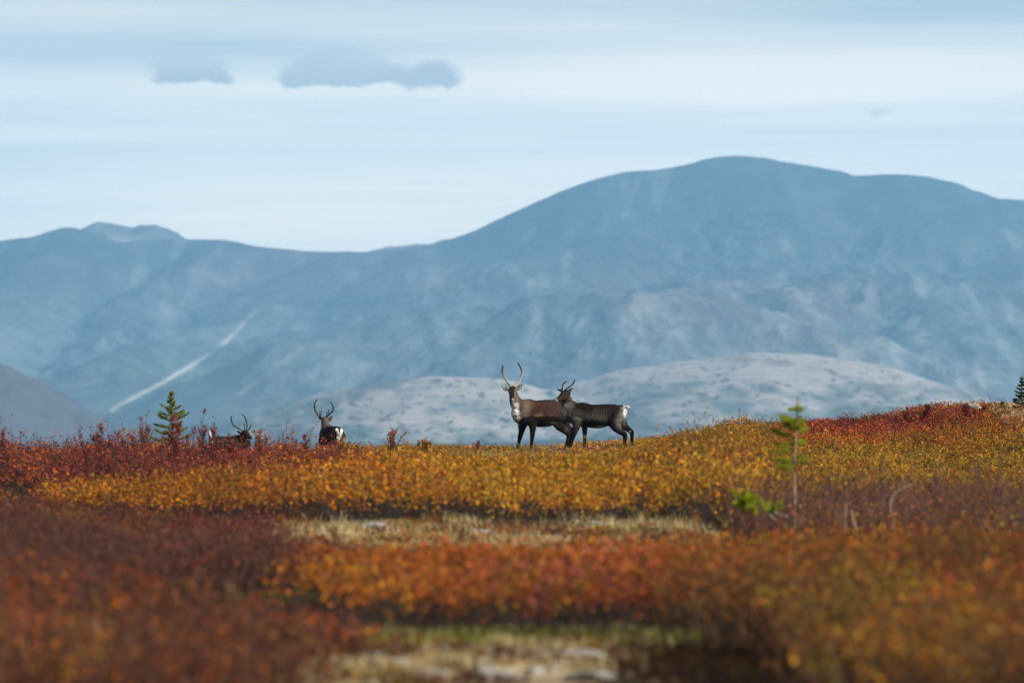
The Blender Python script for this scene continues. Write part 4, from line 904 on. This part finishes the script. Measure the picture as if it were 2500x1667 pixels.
k4 = 5.88 * F / 146
d = Deer('caribou with lowered head and raised white tail, half hidden behind the red willows', 490 + 470 / 5.88, 950 + 655 / 5.88 + 1.08 * F / 146, 146, 470, 655 + 1.08 * k4, k4, 0.0, base=(.028, .019, .016))
d.root.rotation_euler[2] = math.radians(40); d.rot = math.radians(40); d.iv = Matrix.Rotation(-d.rot, 3, 'Z')
d.face = (.022, .018, .016); d.cheek = (.04, .03, .024); d.earin = (.05, .04, .035)
torso_local(d, 1.0, -.12)
hp = d.pic(635, 628, .10)
b0 = Vector((.18, 0, .82))
d.pieces.append(loft([(*b0, .17, .14), (*(b0.lerp(hp, .4)), .14, .12), (*(b0.lerp(hp, .75)), .11, .10), (*hp, .088, .085)]))
d.head(hp, d.w2l((.6, -.5, -.30)), .27, .92); d.eyetan = .1
d.ear(d.pic(590, 640, .12), d.pic(520, 592, .14), .042, d.w2l((-.1, -1, -.3)))
d.muz = .25
d.pieces.append(loft([(-.68, 0, .97, .04, .05), (-.74, 0, 1.04, .04, .045), (-.76, 0, 1.14, .035, .04), (-.75, 0, 1.22, .012, .016)], nside=12))
root = d.finish()
bo = [c for c in C.objects if c.parent == root and c.name.startswith('body')][0]
repaint(bo, lambda co, c: lerpc(lerpc(c, (.66, .65, .62), sstep(-.64, -.68, co[:, 0] + .02 * fbm(co[:, 1] * 20, co[:, 2] * 20, 2)) * (np.abs(co[:, 1]) < .09) * sstep(.66, .72, co[:, 2])), (.03, .02, .015), np.exp(-((co[:, 2] - .93) / .05) ** 2) * .4 * (co[:, 0] < .2)))
q1 = lambda cx, cy, dp, r: (d.pic(cx, cy, dp), r)
d.antler([[q1(622, 610, .10, .022), q1(585, 582, .12, .019), q1(520, 545, .15, .019), q1(470, 505, .17, .019), q1(448, 455, .18, .019), q1(442, 415, .18, .018), q1(445, 382, .18, .012)],
          [q1(632, 595, .10, .016), q1(634, 545, .08, .015), q1(630, 515, .08, .013), q1(618, 494, .08, .009)], [q1(442, 450, .18, .012), q1(435, 432, .18, .008)]], pale=(.06, .045, .034))
d.antler([[q1(662, 612, .06, .022), q1(664, 560, .04, .019), q1(664, 510, .02, .019), q1(655, 455, .0, .018), q1(635, 405, -.02, .016), q1(604, 360, -.03, .012)],
          [q1(680, 596, .10, .016), q1(704, 560, .14, .015), q1(722, 530, .16, .015), q1(726, 492, .17, .011)]], pale=(.05, .038, .03))

# ------------------------------------------------------------------ spruces
def spruce(loc, h, whorls, label, group=None, seed=0, trunk_r=.02, needle=.016, dens=240, green=((.24, .29, .02), (.33, .34, .03), (.13, .18, .02), (.18, .24, .03)), lean=(0, 0), trunkcol=(.16, .12, .09), bare=None, name='spruce_tree'):
    """whorls: (height fraction, length m, count, rise) or explicit (fraction, length, azimuth, rise, 'one')"""
    r = np.random.default_rng(900 + seed); root = empty(name, loc); tag(root, label, 'tree', group)
    tz = np.linspace(0, 1, 9); tp = np.stack([lean[0] * tz ** 2 + .006 * np.sin(tz * 9), lean[1] * tz ** 2, tz * h - .03 * (tz == 0)], 1)
    V, F_ = tubes([(tp, trunk_r * (1 - .86 * tz) + .002)], 8)
    mesh_np('trunk', V, F_, M_stem, root, np.ones((len(V), 1)) * np.array(trunkcol) * (1 + .3 * r.normal(0, 1, (len(V), 1))))
    br = []
    for wv in whorls:
        if len(wv) == 5: br.append((wv[0], wv[1], wv[2], wv[3]))
        else:
            a0 = r.uniform(0, 6.28)
            for i in range(wv[2]): br.append((wv[0] + r.normal(0, .012), wv[1] * r.uniform(.65, 1.2), a0 + i * 6.283 / wv[2] + r.normal(0, .25), wv[3] + r.normal(0, .08)))
    br.append((.86, h * .14, 0, 9.0))                                        # leader
    paths = []; NC, ND = [], []
    def tw(A, D, L_, rad, depth):
        n = 6; s = np.linspace(0, 1, n); pts = A[None] + D[None] * (s * L_)[:, None]; pts[:, 2] += (.10 if depth == 0 else .05) * L_ * s ** 2 - .05 * L_ * np.sin(s * 3.14)
        paths.append((pts, rad * (1 - .8 * s) + .0012))
        k = int(dens * L_ / .3) + 6; q = r.uniform(.08 if depth else .22, 1.0, k); c = np.stack([np.interp(q, s, pts[:, j]) for j in range(3)], 1)
        NC.append(c); dn = r.normal(0, 1, (k, 3)) * .8 + D[None] * .9 + np.array([0, 0, .25]); ND.append(dn / np.linalg.norm(dn, axis=1)[:, None])
        return pts
    for f, L_, az, rise in br:
        A = np.array([np.interp(f, tz, tp[:, j]) for j in range(3)])
        if rise > 5: D = np.array([lean[0], 0, 1.0]); pts = tw(A, D / np.linalg.norm(D), L_, .005, 1); continue
        D = np.array([math.cos(az), math.sin(az), rise]); D /= np.linalg.norm(D); pts = tw(A, D, L_, .006 + .01 * L_, 0)
        side = np.array([-math.sin(az), math.cos(az), 0])
        for q in np.arange(.28, .96, .10 if L_ > .25 else .16):
            for sg in (-1, 1):
                B = A + (pts[-1] - A) * q; D2 = D * .75 + side * sg * .75 + np.array([0, 0, r.uniform(-.05, .25)]); D2 /= np.linalg.norm(D2)
                tw(np.array([np.interp(q, np.linspace(0, 1, 6), pts[:, j]) for j in range(3)]), D2, L_ * .42 * (1.1 - q) * r.uniform(.6, 1.3) + .02, .003, 1)
    V, F_ = tubes(paths, 5); c = np.concatenate(NC); dn = np.concatenate(ND); m_ = len(c)
    s_ = needle * r.uniform(.7, 1.3, m_)[:, None]; u = r.normal(0, 1, (m_, 3)); u -= (u * dn).sum(1)[:, None] * dn; u /= np.linalg.norm(u, axis=1)[:, None]; wd = .0022
    NV = np.stack([c - u * wd, c + u * wd, c + dn * s_ + u * wd * .4, c + dn * s_ - u * wd * .4], 1).reshape(-1, 3)
    gcol = np.array(green)[r.integers(0, len(green), m_)] * r.uniform(.7, 1.3, (m_, 1))
    VV = np.concatenate([V, NV]); NF = np.arange(m_ * 4).reshape(-1, 4) + len(V)
    mesh_np('crown', VV, [F_, NF], M_needle, root, np.concatenate([np.tile(np.array([.12, .085, .05]), (len(F_), 1)), gcol]), 'FACE', False)
    if bare:
        for pts, rad in bare:
            V, F_ = tubes([(np.array(pts, float), np.linspace(rad, rad * .4, len(pts)))], 6)
            mesh_np('dead_branch', V, F_, M_stem, root, np.ones((len(V), 1)) * np.array([.30, .26, .22]))
    return root
def on_ground(px, Y):
    x = (px - 1250) / F * Y; return Vector((x, Y, float(ground(np.array([x]), np.array([Y]))[0])))
L0 = on_ground(414, 92); spruce(L0, P(417, 957, 92).z - L0.z, [(.30, .34, 4, .12), (.33, .40, 2, .05), (.40, .30, 4, .2), (.50, .26, 5, .1), (.58, .25, 5, .2), (.66, .30, 5, .30), (.72, .20, 4, .3), (.78, .17, 4, .55), (.84, .09, 4, .8), (.90, .06, 3, .9), (.955, .055, 4, 1.3)],
       'small bright green spruce rising out of the red willows on the left', 'young spruces on the tundra', 1, .017, .024, 170, lean=(.03, 0))
L1 = on_ground(1939, 57); z1 = P(1945, 972, 57).z - L1.z
rb = np.random.default_rng(77); wl_ = []
for i in range(34):
    f = rb.uniform(.50, .93); left = rb.random() < .74; az = (math.pi if left else 0) + rb.normal(0, .75); L_ = np.interp(f, [.50, .62, .72, .85, .93], [.26, .36, .33, .15, .06]) * rb.uniform(.45, 1.1) * (1 if left else .5)
    if f < .64 and rb.random() < .45: continue
    wl_.append((f, L_, az, rb.uniform(-.45, .25) + (f - .6) * .8, 'one'))
spruce(L1, z1, wl_,
       'blurred lopsided spruce sapling with long bare pale trunk on the right', 'young spruces on the tundra', 2, .013, .026, 230, trunkcol=(.30, .24, .18), lean=(.03, 0), green=((.34, .38, .02), (.26, .34, .03), (.42, .38, .03)))
q = L1 - L1
L2 = on_ground(1800, 56.5) ; A0 = P(1872, 1247, 56.5)
def low_branch():
    base = on_ground(1925, 56.6); root = empty('spruce_seedling', base); tag(root, 'yellow green ground hugging spruce bough left of the bare trunk', 'tree', 'young spruces on the tundra')
    r = np.random.default_rng(5); loc = lambda px, py, dy=0: np.array(P(px, py, 56.6 + dy) - base)
    stem = [loc(1925, 1262), loc(1895, 1252), loc(1868, 1243), loc(1835, 1228), loc(1805, 1212)]
    V, F_ = tubes([(np.array(stem), np.array([.014, .012, .010, .007, .004])), (np.array([loc(1895, 1270, -.1), loc(1875, 1252), loc(1862, 1240)]), np.array([.009, .008, .005]))], 6)
    mesh_np('stem', V, F_, M_stem, root, np.ones((len(V), 1)) * np.array([.30, .26, .20]))
    paths = []; NC = []; ND = []
    for (a, b) in (((1870, 1240), (1798, 1205)), ((1868, 1240), (1796, 1232)), ((1880, 1246), (1830, 1215)), ((1878, 1246), (1905, 1232)), ((1850, 1230), (1812, 1222))):
        A, B = loc(*a), loc(*b, r.normal(0, .1)); s = np.linspace(0, 1, 6); pts = A + (B - A) * s[:, None]; pts[:, 2] += .03 * np.sin(s * 3.1); paths.append((pts, .004 * (1.2 - s)))
        for q_ in r.uniform(.2, 1, 11):
            Q = A + (B - A) * q_; E = Q + (B - A) * .12 + r.normal(0, .045, 3) * (1.3 - q_); paths.append((np.array([Q, (Q + E) / 2, E]), np.array([.003, .002, .001])))
            k = 170; f = r.random(k); c = Q + (E - Q) * f[:, None]; dn = r.normal(0, 1, (k, 3)) + (E - Q) / np.linalg.norm(E - Q); NC.append(c); ND.append(dn / np.linalg.norm(dn, axis=1)[:, None])
        k = 420; f = r.uniform(.1, 1, k); NC.append(A + (B - A) * f[:, None]); dn = r.normal(0, 1, (k, 3)); ND.append(dn / np.linalg.norm(dn, axis=1)[:, None])
    V, F_ = tubes(paths, 5); c = np.concatenate(NC); dn = np.concatenate(ND); m_ = len(c); u = r.normal(0, 1, (m_, 3)); u -= (u * dn).sum(1)[:, None] * dn; u /= np.linalg.norm(u, axis=1)[:, None]
    NV = np.stack([c - u * .0022, c + u * .0022, c + dn * .030 + u * .0016, c + dn * .030 - u * .0016], 1).reshape(-1, 3)
    gcol = np.array([[.38, .44, .02], [.30, .40, .02], [.46, .46, .03]])[r.integers(0, 3, m_)] * r.uniform(.7, 1.3, (m_, 1))
    mesh_np('crown', np.concatenate([V, NV]), [F_, np.arange(m_ * 4).reshape(-1, 4) + len(V)], M_needle, root, np.concatenate([np.tile(np.array([.15, .1, .06]), (len(F_), 1)), gcol]), 'FACE', False)
low_branch()
L3 = on_ground(2494, 124); spruce(L3, P(2492, 917, 124).z - L3.z, [(.10, .20, 6, .1), (.18, .19, 6, .15), (.28, .17, 6, .15), (.38, .16, 6, .2), (.48, .13, 6, .25), (.58, .11, 6, .3), (.68, .085, 5, .4), (.78, .05, 5, .6), (.88, .03, 4, .8)],
       'dark green spruce on the knoll, cut by the right edge of the frame', 'young spruces on the tundra', 3, .02, .020, 330, green=((.06, .09, .02), (.08, .11, .02), (.04, .06, .02)))
L4 = on_ground(2447, 124); spruce(L4, .22, [(.25, .075, 5, .4), (.5, .06, 5, .5), (.72, .035, 4, .7)], 'tiny spruce seedling left of the dark spruce on the knoll', 'young spruces on the tundra', 4, .009, .015, 200, green=((.10, .12, .03), (.14, .13, .04)))

# ------------------------------------------------------------------ single tall shrubs standing out of the mass
def tall_shrub(px, top, Y, wpx, lean_px, pal_, label, group, seed, leafy=1.0, lsize=.030, nst=7, name='willow_shrub', tipred=False):
    r = np.random.default_rng(1300 + seed); b = on_ground(px, Y); root = empty(name, b); tag(root, label, 'shrub', group)
    H_ = P(px, top, Y).z - b.z; wd = wpx / F * Y; ln = lean_px / F * Y; paths = []; LC = []
    for i in range(nst):
        f = r.uniform(.62, 1.0) if i else 1.0; ox = r.uniform(-.5, .5) * wd if i else 0; oy = r.uniform(-.5, .5) * wd
        s = np.linspace(0, 1, 8); pts = np.stack([(ox + ln * f) * s ** 1.3 + .02 * np.sin(s * 7 + i), oy * s, H_ * f * s], 1); pts[:, :2] += r.normal(0, .006, (8, 2)).cumsum(0)
        paths.append((pts, .0085 * (1 - .8 * s)))
        for q in r.uniform(.25, .95, 9):
            A = np.array([np.interp(q, s, pts[:, j]) for j in range(3)]); az = r.uniform(0, 6.28); L_ = (1.1 - q) * .30 * H_ * r.uniform(.5, 1.1) + .03
            D = np.array([math.cos(az) * .55, math.sin(az) * .55, 1.0]); D /= np.linalg.norm(D); e = np.stack([A, A + D * L_ * .5, A + D * L_ + np.array([0, 0, .02])]); paths.append((e, np.array([.0045, .003, .0015])))
            if r.random() < leafy or q > .85:
                k = int(9 * leafy + 5); LC.append(A + D * (L_ * r.uniform(.25, 1.05, k))[:, None] + r.normal(0, .014, (k, 3)))
        k = int(26 * max(leafy, .5)); q = r.uniform(.55 if leafy > .6 else .85, 1.02, k); LC.append(np.stack([np.interp(q, s, pts[:, j]) for j in range(3)], 1) + r.normal(0, .018, (k, 3)))
    V, F_ = tubes(paths, 5); mesh_np('stems', V, F_, M_stem, root, np.ones((len(V), 1)) * np.array([.045, .036, .036]))
    c = np.concatenate(LC); m_ = len(c); u = r.normal(0, 1, (m_, 3)); u /= np.linalg.norm(u, axis=1)[:, None]; w_ = r.normal(0, 1, (m_, 3)); w_ -= (w_ * u).sum(1)[:, None] * u; w_ /= np.linalg.norm(w_, axis=1)[:, None]; s_ = lsize * r.uniform(.5, 1.1, (m_, 1))
    LV = np.stack([c - u * s_ * .5, c + w_ * s_ * .42, c + u * s_ * .55, c - w_ * s_ * .42], 1).reshape(-1, 3)
    mesh_np('leaves', LV, np.arange(m_ * 4).reshape(-1, 4), M_leaf, root, pal_[r.integers(0, len(pal_), m_)] * r.uniform(.7, 1.3, (m_, 1)), 'FACE', False)
G1 = 'tall willow shrubs standing out of the red thicket'
for i, a in enumerate([
    (14, 1040, 84, 26, 0, RED, 'slender red willow shrub at the very left edge', 1.0, 5), (208, 1040, 84, 30, -14, RED, 'sparse dark stemmed willow, leftmost of the group of bare tops', .35, 6),
    (243, 1034, 83, 44, 0, RED, 'wide willow with red tufts topping bare stems, second from left', .6, 8), (300, 1050, 84, 30, -10, RED, 'thin red tipped willow with twigs, third from left', .5, 6),
    (352, 1003, 86, 22, 4, RED, 'tall willow with one dense red tip beside the spruce', .45, 4), (372, 1020, 87, 60, -30, RED, 'nearly leafless dark willow leaning left beside the spruce', .12, 8),
    (425, 1000, 82, 34, 0, RED, 'dense dusky red willow overlapping the front of the small spruce', 1.2, 7), (470, 1038, 84, 30, 0, RED, 'short pinkish red willow just right of the spruce', .8, 6),
    (490, 993, 86, 24, 6, RED, 'tallest slim red willow between the spruce and the white tail', .9, 5), (527, 1018, 86, 30, 0, RED, 'purple red willow directly left of the white tail', .8, 6),
    (566, 1058, 88, 22, 0, RED, 'small red willow in front of the dark rump', .7, 5), (640, 1046, 90, 44, 0, RUST, 'rusty leaved willow right of the lowered antlers', .9, 8),
    (742, 1062, 90, 20, 0, RED, 'slim dusky red willow left of the white rump patch', .9, 5), (836, 1076, 100, 40, 6, OLV, 'olive speckled willow right of the white rump patch', .6, 7)]):
    tall_shrub(a[0], a[1], a[2], a[3], a[4], a[5], a[6], G1, i, a[7], .030, a[8])
G2 = 'single dwarf birches on the crest'
for i, a in enumerate([
    (955, 1040, 108, 50, 22, RUST, 'open rust coloured birch with twigs leaning right, on the crest', .55, 9), (1035, 1072, 112, 42, 0, YEL, 'rounded yellow green birch on the crest', .9, 9),
    (1165, 1078, 116, 12, 0, RED, 'small thin red shoot left of the staring caribou', .6, 3), (1480, 1088, 116, 16, 0, OLV, 'slender yellow brown shoot under the slim caribou', .6, 3),
    (2252, 984, 119, 20, 20, CRIM, 'tall crimson shrub leaning right above the crimson patch', 1.0, 6), (2216, 996, 119, 18, 0, CRIM, 'upright crimson shrub left of the leaning one', .9, 5),
    (2355, 984, 119, 16, 6, CRIM, 'crimson shrub with bare twigs in front of the boulder', .8, 5), (2398, 994, 120, 14, 0, CRIM, 'low crimson shrub right of the boulder', .8, 4)]):
    tall_shrub(a[0], a[1], a[2], a[3], a[4], a[5], a[6], G2, 40 + i, a[7], .030, a[8], name='birch_shrub')

# ------------------------------------------------------------------ stones
m, t = mat('lichened_stone'); oc = t.n('ShaderNodeTexCoord').outputs['Object']
nz = t.noise(oc, 7, 5, .65); c1 = t.mix(t.ramp(nz, .35, .65), (.20, .18, .155), (.44, .41, .36)); c1 = t.mix(t.ramp(t.noise(oc, 23, 4), .55, .7), c1, (.10, .09, .07))
finish(t, bsdf(t, c1, .9, .1, t.noise(oc, 30, 5), .6, .01)); M_stone = m
def stone(px, Y, w, h, label, cat='stone', group=None, seed=0, name='stone', py=None):
    r = np.random.default_rng(1500 + seed); bm = bmesh.new(); bmesh.ops.create_icosphere(bm, subdivisions=4, radius=1)
    off = r.uniform(0, 50)
    for v in bm.verts:
        p = v.co.copy(); s_ = 1 + .45 * float(fbm(np.array([p.x * 1.1 + off]), np.array([p.y * 1.1 + p.z * 1.7]), 3)[0]); s_ *= 1 + .06 * float(fbm(np.array([p.x * 6 + off]), np.array([p.y * 6 + p.z * 5]), 3)[0])
        p = Vector((max(-.8, min(.8, p.x)), max(-.8, min(.8, p.y)), max(-.4, min(.72, p.z)))); v.co = Vector((p.x * s_ * w * .6, p.y * s_ * w * .5, p.z * s_ * h + h * .2))
    me = bpy.data.meshes.new(name); bm.to_mesh(me); bm.free(); me.materials.append(M_stone); me.polygons.foreach_set('use_smooth', np.ones(len(me.polygons), bool))
    o = bpy.data.objects.new(name, me); C.objects.link(o); o.location = on_ground(px, Y); o.rotation_euler = (r.normal(0, .1), r.normal(0, .1), r.uniform(0, 3))
    return tag(o, label, cat, group)
stone(2372, 125, .42, .20, 'pale rounded boulder on the skyline behind the crimson shrubs', 'boulder', seed=1, name='boulder')
stone(2478, 113, .40, .05, 'flat grey rock slab on the grassy knoll below the dark spruce', 'rock', seed=2, name='rock_slab')
G3 = 'pale stones in the foreground clearing'
for i, (px, Y, w, h, lab) in enumerate([
    (975, 31.6, .16, .035, 'bright pale stone, leftmost of the near clearing'), (1175, 31.9, .15, .03, 'pale flat stone beside the tall straw stalk'),
    (1225, 30.2, .26, .06, 'largest cream stone at the bottom edge of the frame'), (1060, 30.4, .24, .05, 'broad dull tan stone at the bottom edge, left of the largest'),
    (1325, 33.0, .12, .03, 'small grey stone at the left end of the far row'), (1430, 32.6, .26, .035, 'long pale slab in the middle of the far row'),
    (1520, 33.0, .14, .025, 'thin grey brown stone at the right end of the far row'), (1360, 31.4, .10, .035, 'small bright stone just below the long pale slab'),
    (1310, 31.0, .12, .03, 'grey stone between the largest cream stone and the far row'), (1450, 30.2, .30, .04, 'wide sandy slab at the bottom edge, right of the largest'),
    (1085, 33.6, .08, .03, 'little whitish stone at the back of the clearing'), (920, 32.9, .10, .025, 'faint grey stone at the left back of the clearing')]):
    stone(px, Y, w, h, lab, 'stone', G3, 10 + i)
G4 = 'stones in the dry grass strip'
for i, (px, Y, lab) in enumerate([(1175, 56.5, 'grey stone low in the middle of the dry grass strip'), (1465, 59.5, 'dark grey stone toward the right of the dry grass strip'), (1560, 60.5, 'small pale stone near the right end of the dry grass strip'), (915, 59.5, 'faint pale stone near the left end of the dry grass strip')]):
    stone(px, Y, .28, .07, lab, 'stone', G4, 40 + i)

# ------------------------------------------------------------------ dead wood on the right slope
def stick(pts, r0, col, label, group, Y, name='dead_branch'):
    W_ = [P(a, b, Y + (c[0] if c else 0)) for a, b, *c in pts[0]]; base = W_[0]
    root = empty(name, base); tag(root, label, 'dead wood', group)
    paths = []
    for ln in pts:
        w = np.array([list(P(a, b, Y + (c[0] if c else 0)) - base) for a, b, *c in ln]); n = len(w); tt = np.linspace(0, n - 1, (n - 1) * 4 + 1)
        sm = np.stack([np.interp(tt, np.arange(n), w[:, j]) for j in range(3)], 1); sm[1:-1] = (sm[:-2] + sm[1:-1] * 2 + sm[2:]) / 4
        paths.append((sm, np.linspace(r0, r0 * .35, len(sm)) * (1 if ln is pts[0] else .6)))
    V, F_ = tubes(paths[:1], 7); mesh_np('stem', V, F_, M_stem, root, np.ones((len(V), 1)) * np.array(col))
    for pth in paths[1:]:
        V, F_ = tubes([pth], 6); mesh_np('side_branch', V, F_, M_stem, root, np.ones((len(V), 1)) * np.array(col))
G5 = 'dead branches on the right slope'
stick([[(2182, 1300), (2180, 1262), (2172, 1240), (2176, 1216), (2186, 1202), (2204, 1192), (2232, 1180)]], .009, (.42, .37, .33), 'bleached grey branch arching to the right', G5, 55.5)
stick([[(2092, 1300), (2084, 1272), (2078, 1244)]], .013, (.42, .30, .18), 'short tan broken stub in the brown shrubs', G5, 54.6)
stick([[(2062, 1300), (2064, 1250), (2068, 1226)]], .009, (.34, .29, .25), 'thin grey upright stub behind the tan one', G5, 55)
stick([[(2030, 1300), (2032, 1240), (2048, 1205), (2075, 1178), (2112, 1150)], [(2036, 1230), (2026, 1190), (2018, 1150)], [(2060, 1192), (2058, 1160)]], .013, (.05, .04, .035), 'dark forked snag reaching up to the right', G5, 55.5)
stick([[(2150, 1300), (2152, 1200), (2146, 1150), (2158, 1110)], [(2150, 1160), (2168, 1128)]], .011, (.06, .05, .045), 'dark upright forked snag right of the leaning one', G5, 56.5)
